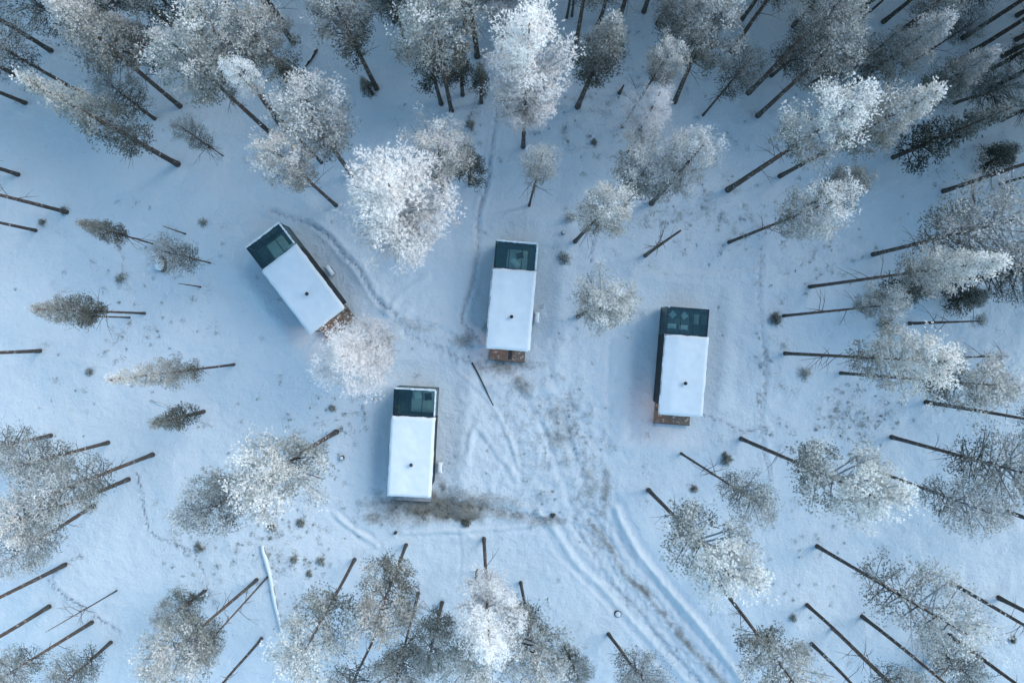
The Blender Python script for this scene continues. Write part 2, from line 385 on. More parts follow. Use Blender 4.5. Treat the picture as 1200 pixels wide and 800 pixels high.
def ground_fields(X, Y, fine=True):
    Z = 0.55*fbm(X/16, Y/16, 3)+0.34*fbm(X/4.2+9, Y/4.2, 3)+0.13*fbm(X/1.3, Y/1.3+4, 3, 0.6)
    dirt = np.zeros(X.shape); packed = np.zeros(X.shape)
    if not fine: return Z, dirt, packed
    open_ = np.clip(1-np.hypot((X+1)/22, (Y+6)/20), 0, 1)
    Z = Z*(1-0.45*np.minimum(1, open_*2))
    wob = 0.25*fbm(X/1.1, Y/1.1, 3)
    for (pix, w, dep) in PATHS:
        d, al, sd_ = poly_dist(X, Y, smooth_pts(pix))
        step = 0.55+0.45*np.sin(al*2*math.pi/0.72+sd_*math.pi/2)
        d = np.abs(d+wob*0.5)
        dep = dep*1.7; Z = Z-dep*np.exp(-(d/w)**2)*step+0.35*dep*np.exp(-((d-2.0*w)/(0.8*w))**2)
        packed = np.maximum(packed, 1.0*np.exp(-(d/(1.2*w))**2)*step)
    for (pix, w, hh) in LINES:
        d, al, _ = poly_dist(X, Y, smooth_pts(pix)); d = np.abs(d+wob)
        hv = 0.75*hh*np.clip(1.2+2.2*fbm(X/1.7+w, Y/1.7, 2), .2, 1.5); w = w*.75
        Z = Z+hv*np.exp(-(d/w)**2)-0.5*hv*np.exp(-((d-1.8*w)/w)**2)
    dl, _, sl = poly_dist(X, Y, ROAD_L); dr, _, sr = poly_dist(X, Y, ROAD_R); dc, al, scn = poly_dist(X, Y, ROAD_C)
    inside = np.clip((dc < 3.4)*1.0, 0, 1)*(np.sign(sl) == -1)*(np.sign(sr) == 1)*(Y < -12)
    INS = inside
    Z = Z+0.13*np.exp(-((dl+wob*.5)/0.18)**2)-0.08*np.exp(-((dl-0.6)/0.3)**2)+0.19*np.exp(-((dr+wob*.5)/0.20)**2)-0.10*np.exp(-((dr-0.65)/0.35)**2)
    Z = Z-0.12*np.exp(-(dc/2.0)**4)
    for off in (-1.3, -0.5, 0.6, 1.4):
        q = np.abs(dc*scn-off+wob*0.4)
        Z = Z-0.08*np.exp(-(q/0.13)**2)*(Y < -14)
        packed = np.maximum(packed, 0.5*np.exp(-(q/0.22)**2)*(Y < -14))
    packed = np.maximum(packed, 0.60*np.exp(-(dc/2.3)**6)*(Y < -10))
    brk = np.clip(1.05+1.8*fbm(X/1.6+3, Y/1.6, 3), 0, 1.1)
    dirt = dirt+0.80*brk*np.exp(-(np.abs(dc*scn+0.15+wob)/0.38)**2)*(Y < -17)+0.35*brk*np.exp(-(np.abs(dc*scn-1.3)/0.3)**2)*(Y < -20)
    # trampled, driven-over middle of the clearing
    for (cx, cy, rx, ry, s, a) in DIRT:
        c = gp(cx, cy); k = 1/13.33; t = math.radians(-a)
        dx = (X-c[0]); dy = (Y-c[1]); u = dx*math.cos(t)+dy*math.sin(t); v = -dx*math.sin(t)+dy*math.cos(t)
        g = np.exp(-((u/(rx*k))**2+(v/(ry*k))**2))
        dirt = np.maximum(dirt, s*g)
    c = gp(635, 515); tr = np.exp(-(((X-c[0])/9)**2+((Y-c[1])/11)**2)**1.5)
    c2 = gp(480, 385); tr = np.maximum(tr, np.exp(-(((X-c2[0])/6)**2+((Y-c2[1])/3)**2)))
    Z = Z+tr*0.22*fbm(X/0.6, Y/0.6, 2)
    packed = np.maximum(packed, tr*0.35*(fbm(X/0.8, Y/0.8, 3)+0.5))
    for cb in CABINS.values():       # drifted hollow round each cabin
        dx = X-cb['c'][0]; dy = Y-cb['c'][1]; ca, sa = math.cos(-cb['rot']), math.sin(-cb['rot'])
        u = dx*ca-dy*sa; v = dx*sa+dy*ca
        q = np.maximum(np.abs(u)-1.7, np.abs(v+0.3)-4.8)
        k = np.clip(1-q/2.2, 0, 1)
        Z = Z*(1-k)-0.12*k+0.16*np.exp(-((q-2.6)/0.8)**2)
    return Z, dirt, packed
def gz(x, y):
    z, _, _ = ground_fields(np.array([float(x)]), np.array([float(y)])); return float(z[0])

xs = np.arange(-49, 49.01, 0.16); ys = np.arange(-34.5, 34.51, 0.16)
ext = np.array([4, 12, 28, 60, 130, 300, 800, 2500.])
xs = np.concatenate([xs[0]-ext[::-1], xs, xs[-1]+ext]); ys = np.concatenate([ys[0]-ext[::-1], ys, ys[-1]+ext])
X, Y = np.meshgrid(xs, ys)
Z, dirt, packed = ground_fields(X, Y)
nx, ny = len(xs), len(ys)
idx = np.arange(nx*ny).reshape(ny, nx)
Fq = np.stack([idx[:-1, :-1].ravel(), idx[:-1, 1:].ravel(), idx[1:, 1:].ravel(), idx[1:, :-1].ravel()], 1)
me = arr_mesh('snowy_ground', np.stack([X.ravel(), Y.ravel(), Z.ravel()], 1), Fq, M_ground,
              {'dirt': dirt.ravel(), 'packed': packed.ravel()}, smooth=True)
tag(link('snowy_ground', me), kind='structure')

# ------------------------------------------------------------------ crowns (prototype meshes shared between trees)
def unit(v): return v/np.maximum(1e-6, np.linalg.norm(v, axis=-1, keepdims=True))
def tri_needles(C, D, ln, wd, g):
    "one thin triangle per needle from C along D"
    r = g.normal(size=C.shape); S = unit(np.cross(D, r))*(wd[:, None]/2)
    a = C-S; b = C+S; c = C+D*ln[:, None]
    V = np.stack([a, b, c], 1).reshape(-1, 3)
    return V, np.arange(len(V)).reshape(-1, 3)
def gen_crown(kind, seed, dens=1.0, coarse=1.0):
    g = np.random.default_rng(seed)
    P = dict(pine=(7.0, 2.2, 62), tall=(11.0, 1.8, 92), sparse=(10.0, 2.1, 70), birch=(10.0, 2.7, 80),
             spruce=(6.0, 1.2, 60), tuft=(1.6, 0.9, 14))[kind]
    L, R, nb = P
    C = []; ct = []; cr = []; bv = []; bf = []; bfr = []
    def limb(p0, p1, p2, r0, fr):
        b = len(bv); pts = (p0, p1, p2); rr = (r0, r0*0.65, r0*0.25)
        for p, r in zip(pts, rr):
            for k in range(3):
                a = 2*math.pi*k/3; bv.append(p+np.array([math.cos(a)*r, math.sin(a)*r, (k-1)*r*0.8])); bfr.append(fr)
        for i in range(2):
            for k in range(3):
                k2 = (k+1) % 3; bf.append((b+i*3+k, b+i*3+k2, b+(i+1)*3+k2)); bf.append((b+i*3+k, b+(i+1)*3+k2, b+(i+1)*3+k))
    lop = g.random(8)*0.4+0.75          # lopsided outline
    for i in range(nb):
        t = (i+g.random())/nb
        if kind == 'pine':
            prof = math.sqrt(max(0.02, 1-((t-0.38)/0.62)**2)) if t > 0.38 else 0.45+0.55*(t/0.38)
            slope = 0.15+0.75*t
            if t < 0.25 and g.random() < 0.35: prof *= 0.4
        elif kind == 'tall':
            prof = (1-t)**0.85*1.05+0.07 if t > 0.22 else 0.5+0.42*t/0.22
            slope = -0.05+0.7*t
            if t < 0.3 and g.random() < 0.3: prof *= 0.4
        elif kind == 'sparse':
            prof = math.sqrt(max(0.02, 1-((t-0.5)/0.5)**2)) if t > 0.5 else 0.55+0.45*t/0.5
            slope = 0.1+0.8*t
        elif kind == 'birch':
            prof = math.sin(math.pi*min(1, (t*0.86+0.12)))**0.6; slope = 0.5+0.9*t
        elif kind == 'spruce':
            prof = (1-t)*0.95+0.06; slope = -0.25+0.5*t
        else:
            prof = math.sqrt(max(0.02, 1-t*t)); slope = 0.5+t
        az = i*2.39996+g.normal()*0.35
        ln = R*prof*lop[int(((az/(2*math.pi)) % 1)*8)]*(0.72+0.42*g.random())
        z0 = t*L*0.93
        if kind == 'birch': z0 = max(0.05, z0-ln*0.6)
        d = np.array([math.cos(az), math.sin(az), 0.0]); crv = 0.25*g.random()
        def pt(s): return np.array([0, 0, z0])+d*ln*s+np.array([0, 0, ln*(slope*s*0.8+crv*s*s)])
        fr0 = 0.42+0.38*t
        limb(pt(0), pt(0.5), pt(0.95), 0.018+0.016*ln, fr0)
        nc = int((2.0+3.9*ln)*dens*(0.45 if kind == 'sparse' and t < 0.45 else 1.0)+0.5)
        perp = np.array([-d[1], d[0], 0])
        for k in range(max(1, nc)):
            s = 0.28+0.74*math.sqrt(g.random()) if kind != 'birch' else 0.15+0.88*g.random()**0.7
            lat = g.normal()*0.24*ln*s**0.7
            q = pt(s)+perp*lat+np.array([0, 0, abs(g.normal())*0.10+0.12*abs(lat)])
            C.append(q); ct.append(q[2]/L); cr.append(min(1.0, math.hypot(q[0], q[1])/(R*max(prof, 0.25))))
            if s > 0.3 and k % 2 == 0: limb(pt(max(0.1, s-0.3)), (pt(s-0.1)+q)/2, q, 0.012, fr0+0.1)
    for k in range(int(9*dens)):     # leader
        q = np.array([g.normal()*0.12, g.normal()*0.12, L*(0.90+0.09*g.random())]); C.append(q); ct.append(1.0); cr.append(0.9)
    C = np.array(C); ct = np.array(ct); cr = np.array(cr)
    nT = dict(pine=12, tall=11, sparse=9, birch=15, spruce=11, tuft=10)[kind]; nT = max(3, int(nT/coarse))
    spread = dict(pine=(0.165, 0.12), tall=(0.15, 0.11), sparse=(0.20, 0.12), birch=(0.18, 0.17), spruce=(0.14, 0.07), tuft=(0.16, 0.1))[kind]
    sz = 0.7+0.6*g.random(len(C))
    cf = g.normal(size=len(C))*0.12
    off = unit(g.normal(size=(len(C)*nT, 3))+np.array([0, 0, 0.35]))*(0.45+0.75*g.random(len(C)*nT)**0.6)[:, None]
    T = np.repeat(C, nT, 0)+off*np.array([spread[0]*1.55, spread[0]*1.55, spread[1]*1.5])*np.repeat(sz, nT)[:, None]
    up = (T[:, 2]-np.repeat(C[:, 2], nT))/spread[1]
    ft = 0.00+0.62*np.clip(np.repeat(ct, nT), 0, 1)**1.0+0.18*np.repeat(cr, nT)+np.repeat(cf, nT)+0.10*up+g.normal(size=len(T))*0.025  # more frost upward, plus painted shade low in each clump
    if kind == 'birch': ft = 0.34+0.36*np.repeat(ct, nT)+0.15*np.repeat(cr, nT)+g.normal(size=len(T))*0.08+0.5*np.repeat(cf, nT)
    kc = 0.36 if coarse > 1 else 1.0
    K = dict(pine=12, tall=12, sparse=11, birch=9, spruce=8, tuft=9)[kind]; K = max(3, int(K*kc))
    base = np.repeat(T, K, 0)
    rad = np.repeat(unit(T*np.array([1, 1, 0])), K, 0)
    D = unit(g.normal(size=base.shape)*0.42+np.repeat(off, K, 0)*1.0+rad*(0.35 if kind != 'spruce' else 0.9)+np.array([0, 0, 0.25 if kind != 'spruce' else 0.0]))
    if kind == 'birch':
        ln_ = g.uniform(0.09, 0.20, len(base))*coarse; wd = g.uniform(0.016, 0.030, len(base))*coarse
    else:
        ln_ = g.uniform(0.06, 0.13, len(base))*coarse; wd = g.uniform(0.020, 0.036, len(base))*coarse
    V, Ft = tri_needles(base, D, ln_, wd, g)
    fr = np.repeat(np.repeat(ft, K), 3)
    return V, Ft, fr, np.array(bv), np.array(bf), np.array(bfr), L, R

PROTO = {}
for kind, cnt in (('pine', 4), ('tall', 3), ('sparse', 3), ('birch', 2), ('spruce', 2), ('tuft', 2)):
    PROTO[kind] = []
    for i in range(cnt):
        V, Ft, fr, bv, bf, bfr, L, R = gen_crown(kind, 100*len(kind)+i*7+ord(kind[0]))
        cm = arr_mesh(kind+'_crown', V, Ft, M_birch if kind == 'birch' else M_pine, {'frost': fr})
        bm_ = arr_mesh(kind+'_limbs', bv, bf, M_twig, {'frost': bfr})
        PROTO[kind].append((cm, bm_, L, R))

TREE_NAME = dict(pine='pine_tree', tall='pine_tree', sparse='pine_tree', birch='birch_tree', spruce='young_spruce', snag='dead_tree', tuft='dead_tree')
GROUP = dict(pine_tree='frosted pines of the forest', birch_tree='white frosted birches', young_spruce='dark young spruces', dead_tree='bare dead trunks')
def trunk_mesh(p0, p1, r0, r1, bend, stubs, g):
    mb = MB(); n = 14; d = p1-p0; L = np.linalg.norm(d)
    per = np.array([-d[1], d[0], 0.0]); per = per/max(1e-6, np.linalg.norm(per)); 
    if np.linalg.norm(d[:2]) < 0.05: per = np.array([1.0, 0, 0])
    pts = []; rad = []
    for i in range(n+1):
        t = i/n
        w = math.sin(math.pi*t)*bend+0.05*math.sin(7*t+g.random()*0.4)
        pts.append(tuple(d*t+per*w*min(1.0, L/8))); rad.append((r0+(r1-r0)*t**1.25)*(1+0.28*math.exp(-t*L/0.22)))
    pts[0] = (pts[0][0], pts[0][1], pts[0][2]-0.25)
    mb.tube(pts, rad, 9)
    for (t, az, ln) in stubs:      # dead branch stubs below the crown
        q = np.array(d*t+per*math.sin(math.pi*t)*bend)
        e = q+np.array([math.cos(az), math.sin(az), -0.15])*ln
        m_ = (q+e)/2+np.array([0, 0, 0.10*ln])
        mb.tube([q, m_, e], [0.028, 0.02, 0.008], 4, False)
        if ln > 0.9:
            e2 = m_+np.array([math.cos(az+0.6), math.sin(az+0.6), 0.05])*ln*0.5
            mb.tube([m_, e2], [0.015, 0.006], 4, False)
    me = mb.mesh('trunk', M_bark, True); return me

def tree(label, kind, bx, by, tx, ty, R=2.0, cf=0.45, frost=0.5, warm=0.35, r0=None, bend=0.0, hmul=1.0):
    g = np.random.default_rng(int(bx*131+by*17) & 0xffffff)
    b = gp(bx, by, 0.0); b[2] = gz(b[0], b[1])
    if tx is None:
        h = ty; top = b+np.array([0, 0, h])
    else:      # the height at which the sight line through the top comes nearest to the upright trunk
        d = px_ray(tx, ty); dxy = d[:2]
        k = float(np.dot(b[:2], dxy)/np.dot(dxy, dxy)); h = H+d[2]*k
        if np.hypot(bx-600, by-388) < 130: h = min(h, 21)
        h = max(0.8, min(26, h)); top = gp(tx, ty, h)
        lim = 0.16*h; off = top[:2]-b[:2]; q = np.linalg.norm(off)
        if q > lim: top[:2] = b[:2]+off*lim/q
    nm = TREE_NAME[kind]
    root = empty(nm, tuple(b)); tag(root, label, 'dead tree' if nm == 'dead_tree' else 'tree', GROUP[nm])
    if r0 is None: r0 = 0.085+0.0058*h+0.02*g.random()
    stubs = []
    if not bend and h > 8: bend = float(g.normal()*0.16)
    if kind != 'spruce' and h > 7:
        lo = 0.35 if kind != 'snag' else 0.4
        for _ in range(int(g.integers(7, 15))):
            stubs.append((lo+(1-cf-lo+0.1)*g.random(), g.random()*6.28, 0.35+1.9*g.random()**2))
    p0 = np.zeros(3); p1 = top-b
    link('trunk', trunk_mesh(p0, p1*(0.97 if kind != 'snag' else 1.0), r0*1.08, 0.045 if kind != 'snag' else r0*0.45, bend, stubs, g), root)
    if kind == 'snag': return root
    cm, lm, L0, R0 = PROTO[kind][int(g.integers(0, len(PROTO[kind])))]
    if by > 0 and math.hypot(bx-600, by-388) > 230: cf *= .90
    R *= 1.10
    clen = cf*h; axis = Vector(p1).normalized()
    s = Vector((R/R0, R/R0, clen/L0))
    rot = axis.to_track_quat('Z', 'Y').to_matrix().to_4x4() @ Matrix.Rotation(g.random()*6.283, 4, 'Z')
    start = Vector(p1)*(1-cf)+Vector((-axis.y, axis.x, 0)).normalized()*(math.sin(math.pi*(1-cf))*bend*0.6 if bend else 0)
    mtx = Matrix.Translation(start) @ rot @ Matrix.Diagonal((*s, 1))
    for name, me in (('crown', cm), ('limbs', lm)):
        o = link(name, me, root); o.matrix_local = mtx
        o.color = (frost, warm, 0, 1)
    return root

# TREES_BEGIN
T = tree
# --- upper left stand
T('frosty pine with long crown whose trunk foot is bare, left of the upper left birches', 'tall', 211, 125, 52, -8, 2.4, .55, .62, .5)
T('dim grey pine at the far upper left, trunk foot above the long slanting crown', 'sparse', 100, 112, -40, 32, 2.2, .5, .40)
T('long loose pale pine leaning out below the upper left corner, trunk foot at its right', 'tall', 209, 193, 18, 86, 2.1, .78, .50, .5)
T('pine with warm cream tip, its bare trunk crossing thin darker ones at the upper left', 'pine', 319, 158, 192, 42, 2.2, .50, .62, .75, .19)
T('tall pine behind the cream tipped one, trunk foot furthest right of the crossing pair', 'pine', 334, 154, 228, 2, 2.4, .5, .52, .5, .20)
T('thin leaning trunk with one small pure white tuft of a crown', 'pine', 377, 191, 270, 76, .95, .24, .95, .2, .12)
T('dark trunk entering from the top edge with its foot on open snow, upper left', 'sparse', 343, 50, None, 17, 2.0, .5, .45)
T('thinner trunk entering from the top edge just left of open snow', 'sparse', 333, 28, None, 15, 1.7, .5, .4)
T('small dark spruce standing beside the upper left clearing edge', 'spruce', 358, 112, 326, 72, 1.2, .9, .18)
T('short thin wispy sapling with a bare foot on upper left snow', 'sparse', 262, 183, 208, 146, 1.1, .75, .35, .4, .05)
T('grey pine filling the gap behind the bright pine at the upper left', 'pine', 372, 133, 282, 18, 2.0, .55, .50, .4)
T('bright frosted pine with broad crown above the upper left cabin', 'pine', 413, 206, 345, 108, 2.6, .55, .66, .5, .19)
T('cream pink crowned pine nearest the upper left cabin roof, trunk foot behind birch', 'pine', 394, 241, 310, 166, 1.8, .5, .66, .8, .15)
T('pale crowned pine at the top left corner of the photo', 'pine', 188, 78, 62, -50, 2.4, .5, .5, .4)
T('middling pale pine with narrow crown beside the long corner crown', 'tall', 238, 104, 128, 18, 1.6, .6, .45, .3)
T('shaded pine behind the others in the top left corner', 'sparse', 60, 60, None, 16, 2.4, .6, .35)
T('grey green pine behind the corner crowns, second from the left edge', 'sparse', 140, 70, None, 14, 2.4, .65, .38)
T('shaded grey pine between two pale crowns at the upper left edge', 'pine', 258, 62, None, 14, 2.2, .6, .42)
T('low shaded pine with foot on snow at the left edge, above the lone trunks', 'sparse', 30, 121, None, 12, 1.8, .6, .35)
T('hazy grey pine at the left edge above the pair of bare trunks', 'sparse', 22, 205, None, 11, 1.9, .8, .38)
T('dull small pine with crown on snow between the pale leaning pines', 'sparse', 182, 140, 120, 92, 1.6, .8, .36)
T('shadowy pine at the top edge left of the bare entering trunks', 'pine', 300, 44, None, 17, 2.3, .6, .40)
# --- top middle
T('dark frosted pine with bare foot hanging down from the top edge, left of middle', 'pine', 442, 105, 388, -6, 2.3, .62, .44, .3)
T('knee high sapling beside the foot of the dark frosted pine', 'spruce', 437, 111, 424, 92, .7, .85, .30)
T('grey pine at the top edge with its trunk foot beside fallen branches', 'pine', 478, 58, None, 15, 2.3, .6, .48)
T('pine with white dead side branches low on its trunk, top middle', 'pine', 529, 130, 500, -12, 2.6, .52, .52, .4, .17)
T('small dark spruce standing left of the trunk with white dead branches', 'spruce', 517, 122, 497, 46, 1.5, .7, .30)
T('small dark spruce standing right of the trunk with white dead branches', 'spruce', 542, 111, 537, 50, 1.1, .7, .28)
T('slender dark spruce nearest the large white birch of the top', 'spruce', 564, 120, 562, 74, .9, .7, .28)
T('thick dark trunk near the top edge left of the large white birch', 'pine', 559, 66, None, 19, 2.4, .5, .45, .4, .22)
T('trunk stub showing between crowns left of the thick dark trunk', 'pine', 545, 38, None, 17, 2.0, .55, .48)
T('largest white frosted birch, standing alone at the top middle', 'birch', 613, 172, 621, 18, 2.5, .62, .67, .7, .17)
T('frost white birch tip behind the largest birch at the top edge', 'birch', 590, 60, None, 15, 1.9, .6, .62)
T('dark pine with frosted right tip, right of the largest white birch', 'tall', 677, 125, 724, 12, 2.0, .62, .42, .3)
T('slim bare trunk behind the dark pine with frosted tip', 'sparse', 672, 63, None, 17, 2.1, .45, .42)
T('left one of a close pair of thin trunks at the top edge', 'sparse', 664, 21, None, 16, 1.6, .45, .42, .3, .10)
T('right one of a close pair of thin trunks at the top edge', 'sparse', 670, 19, None, 15, 1.6, .45, .42, .3, .10)
T('single dark trunk at the top edge right of the pair of thin trunks', 'sparse', 726, 22, None, 16, 1.8, .45, .42)
T('short visible trunk piece at the top edge, foot on empty snow', 'sparse', 755, 13, None, 15, 1.8, .45, .42)
T('trunk with its foot just left of the large shaded pine crown at the top', 'sparse', 771, 27, None, 15, 2.0, .5, .40)
T('short broken stump sticking up from snow near the dark frost tipped pine', 'snag', 726, 109, 731, 100, r0=.14)
T('thin pine with small frosted crown above the fluffy white birch', 'pine', 729, 149, 789, 54, 1.4, .35, .55, .4, .11)
T('fluffy pure white young birch between dark trunks, top right of middle', 'birch', 736, 178, 776, 104, 1.7, .8, .86, .2, .08)
T('large pine with pale grey crown reaching the top edge right of middle', 'pine', 791, 119, 842, -2, 2.4, .6, .50, .3)
T('dark double trunk pine left of the large pale grey crown', 'sparse', 762, 84, 812, -8, 2.2, .5, .40)
T('bare foot trunk right of the large pale grey crown', 'sparse', 857, 60, None, 17, 2.1, .45, .40)
T('sparse shadowy pine with thin bare trunk below the pale grey crown', 'sparse', 824, 135, 882, 66, 1.7, .5, .28, .3, .10)
T('long thin dark trunk running up into the shaded top right stand', 'sparse', 878, 108, None, 18, 2.0, .42, .40)
T('grey crowned pine with a thin trunk, shaded top right stand', 'sparse', 889, 135, 1003, 30, 2.2, .5, .42)
T('frosted pine at left of the twin crowns below the fluffy birch', 'pine', 730, 248, 762, 188, 2.3, .45, .55, .3)
T('whiter right one of the twin crowns below the fluffy birch', 'pine', 764, 238, 828, 166, 1.9, .5, .66, .2)
T('round frosted pine standing between the middle cabin and the twin crowns', 'pine', 674, 283, 720, 232, 1.75, .42, .58, .5, .16)
T('slim pale pine with small crown, below the largest white birch', 'sparse', 620, 241, 637, 178, 1.2, .42, .50, .3, .10)
T('curved dead trunk without crown on snow right of the round pine', 'snag', 757, 299, 798, 270, r0=.15, bend=.25)
T('round frosted pine standing alone on snow right of the middle cabin', 'pine', 678, 371, 722, 358, 1.95, .42, .56, .4, .16)
T('huge white frosted birch between the upper left cabin and the middle cabin', 'birch', 487, 296, 454, 212, 3.3, .52, .70, .9, .20)
T('frosty pine directly behind the huge white birch, upper side', 'pine', 521, 241, 512, 162, 2.1, .5, .74, .8, .15)
T('small dull green pine right of the pine behind the huge birch', 'spruce', 551, 214, 547, 168, 1.4, .75, .35)
T('sheer white birch beside the deck of the upper left cabin', 'birch', 452, 404, 398, 418, 2.7, .75, .80, .8, .15)
# --- upper right stand
T('pine with large bright crown and thick reddish bare trunk, upper right', 'pine', 854, 222, 1008, 120, 2.25, .46, .66, .3, .22)
T('pine with pointed pale crown right of the large bright crown', 'tall', 915, 206, 1108, 102, 2.1, .52, .60, .4, .17)
T('long tapering frosted crown in the middle of the upper right stand', 'tall', 975, 116, 1122, 14, 2.0, .66, .58, .2)
T('thin bare trunk beside the long tapering frosted crown', 'sparse', 994, 84, None, 15, 1.6, .4, .35, .3, .10)
T('blunt frosted crown nearest the upper right edge among dark trunks', 'tall', 1040, 138, 1174, 56, 1.9, .62, .52, .4)
T('long dark spruce in shadow below the pointed pale crown', 'spruce', 1048, 184, 1190, 124, 1.9, .95, .22)
T('very dark leafy mass of a pine at the top edge, right stand', 'sparse', 930, 30, None, 12, 2.2, .75, .15)
T('trunk at the top edge, first of the right stand row', 'sparse', 987, 21, None, 16, 2.0, .45, .38)
T('thick short looking trunk at the top edge, second of the right stand row', 'sparse', 1010, 11, None, 16, 2.0, .45, .38, .3, .2)
T('thin long trunk below the second top edge trunk of the right stand', 'sparse', 984, 43, None, 17, 1.6, .4, .38, .3, .10)
T('trunk with knobby foot at the top edge, right stand', 'sparse', 1036, 25, None, 16, 1.9, .45, .36)
T('dark trunk touching the upper side of the long tapering crown', 'sparse', 1060, 33, None, 14, 1.8, .5, .36)
T('twiggy dark trunk crossing under the long tapering crown', 'sparse', 1061, 78, 1150, 20, 1.2, .4, .25, .3, .10)
T('straight dark trunk running to the upper right corner', 'sparse', 1129, 44, None, 18, 1.9, .4, .4, .3, .19)
T('topmost small trunk in the right upper corner', 'sparse', 1191, 19, None, 15, 1.8, .5, .4)
T('dark trunk just above the blunt frosted crown at the right', 'sparse', 1140, 60, None, 18, 2.0, .4, .4)
T('short dark trunk leaving at the right edge, first below the corner', 'sparse', 1190, 47, None, 16, 1.8, .5, .4)
T('trunk piece at the right edge, second below the corner', 'sparse', 1175, 66, None, 16, 1.8, .5, .4)
T('long trunk at the right edge, third below the corner', 'sparse', 1161, 104, None, 17, 1.8, .5, .4)
T('dark low spruce at the right edge below the long shadowed spruce', 'spruce', 1158, 192, 1192, 166, 1.5, .95, .2)
T('long dark trunk leaving at the right edge above the big grey crown', 'sparse', 1106, 224, None, 18, 2.0, .4, .4, .3, .18)
T('thinner trunk leaving at the right edge beside a long dark one', 'sparse', 1174, 215, None, 15, 1.6, .5, .4, .3, .10)
T('small dark round pine right of the bright crowned tree with curved trunk', 'pine', 945, 241, 1012, 208, 1.6, .65, .36, .5)
T('bright crowned pine with curved thin trunk on right hand snow', 'pine', 854, 284, 980, 234, 1.9, .46, .62, .3, .13, .5)
T('big grey see through crown at the right edge with thick trunk', 'sparse', 1024, 298, 1212, 252, 2.9, .62, .42, .5, .17)
T('white ragged crown on a very long bare trunk, right of the right cabin', 'tall', 949, 336, 1184, 304, 1.7, .46, .70, .35, .14)
T('pale small crown on a long trunk with a round bush at its foot', 'pine', 918, 370, 1056, 356, 1.3, .30, .55, .3, .12)
T('dark young spruce just above the pale small crown', 'spruce', 1030, 345, 1092, 340, 1.6, .95, .22)
T('dark young spruce below the white ragged crown', 'spruce', 1112, 352, 1156, 345, 1.5, .95, .2)
T('crownless straight dead trunk lying out flat to the right, with small tufted end', 'tuft', 1066, 379, 1152, 376, .5, .10, .2, .3, .14)
T('dark grey pine at the right edge behind the white ragged crown', 'sparse', 1118, 328, None, 12, 2.2, .8, .30)
T('bright broad crown on the long bare trunk, first below the dead trunk', 'pine', 920, 414, 1118, 424, 1.9, .50, .62, .55, .14)
T('greenish pine behind the bright broad crown with a shorter bare trunk', 'pine', 985, 437, 1176, 452, 2.1, .42, .46, .6, .13)
T('thin leafless tree whose white tip stands right of the greenish pine', 'birch', 1062, 420, 1184, 417, .4, .12, .9, .3, .10)
T('trunk with bulging foot leaving at the right edge below the greenish pine', 'sparse', 1084, 471, None, 17, 1.9, .35, .42, .4, .17)
T('grey crowned pine at the right edge with long scarred bare trunk', 'sparse', 1045, 512, 1222, 560, 2.6, .52, .42, .4, .17)
T('soft grey white crown right of the round bush below the right cabin', 'pine', 869, 514, 1040, 588, 2.5, .55, .56, .3, .16)
T('grey white crown at the end of a trunk, right of the soft one', 'sparse', 1015, 547, 1168, 604, 2.2, .48, .50, .3, .14)
T('sparse small pine with very thin curved trunk, below the right cabin', 'sparse', 798, 531, 902, 598, 1.5, .42, .40, .5, .10, .2)
T('large frosted pine beside the snowy track, right of its upper bend', 'pine', 760, 574, 866, 682, 2.6, .62, .60, .4, .17)
T('dark trunk emerging below the large frosted pine beside the track', 'pine', 838, 678, 940, 812, 2.6, .50, .55, .35, .17)
T('thick trunk right of the bottom right frosted crown', 'sparse', 951, 754, None, 17, 1.8, .4, .4, .3, .15)
T('loose crowned pine with scattered twigs, lower right', 'sparse', 958, 640, 1142, 748, 2.6, .62, .50, .4, .16)
T('forked double trunk leaving at the bottom edge, lower right', 'sparse', 945, 708, None, 18, 1.9, .35, .4, .3, .15)
T('second stem leaning against the forked double trunk', 'sparse', 975, 736, None, 15, 1.4, .35, .4, .3, .12)
T('long straight trunk right of the forked double trunk', 'sparse', 1010, 722, None, 18, 1.9, .35, .4, .3, .16)
T('long trunk leaving at the right edge right of the loose crown', 'sparse', 1117, 684, None, 18, 1.8, .35, .4, .3, .16)
T('short looking trunk at the lower right edge', 'sparse', 1170, 700, None, 16, 1.8, .4, .4)
T('long trunk leaving at the lower right corner', 'sparse', 1113, 744, None, 18, 1.8, .35, .4, .3, .17)
T('dark green pine crown low at the bottom right corner', 'sparse', 1102, 762, 1140, 796, 1.9, .9, .34, .4)
T('trunk stub at the right edge beside the grey crown above lower right snow', 'sparse', 1180, 599, None, 15, 1.8, .45, .4)
# --- left side
T('upper of two bare trunks leaving at the left edge', 'sparse', 79, 249, None, 17, 1.6, .35, .38, .3, .16)
T('lower of two bare trunks leaving at the left edge', 'sparse', 41, 270, None, 16, 1.6, .35, .38, .3, .13)
T('thin pine with feathery olive crown on open left snow', 'tall', 180, 286, 86, 259, 1.1, .60, .36, .7, .07)
T('short dead stick near the olive sapling with a snowy boulder', 'snag', 217, 274, 191, 265, r0=.06)
T('small grey sapling beside the snowy boulder, left of the upper left cabin', 'sparse', 246, 308, 188, 294, 1.6, .72, .36, .4, .06)
T('short dead stick below the small grey sapling', 'snag', 234, 336, 209, 332, r0=.06)
T('olive grey pine with two parallel stems, left side', 'tall', 169, 367, 37, 362, 1.45, .62, .42, .65, .10)
T('shorter second stem beside the olive grey pine on the left', 'sparse', 151, 372, 96, 370, .8, .3, .35, .6, .07)
T('single bare trunk leaving at the left edge below the olive grey pine', 'sparse', 47, 411, None, 16, 1.6, .35, .4, .3, .15)
T('narrow white crowned pine on open snow at the left', 'tall', 274, 427, 121, 446, 1.3, .72, .62, .6, .10)
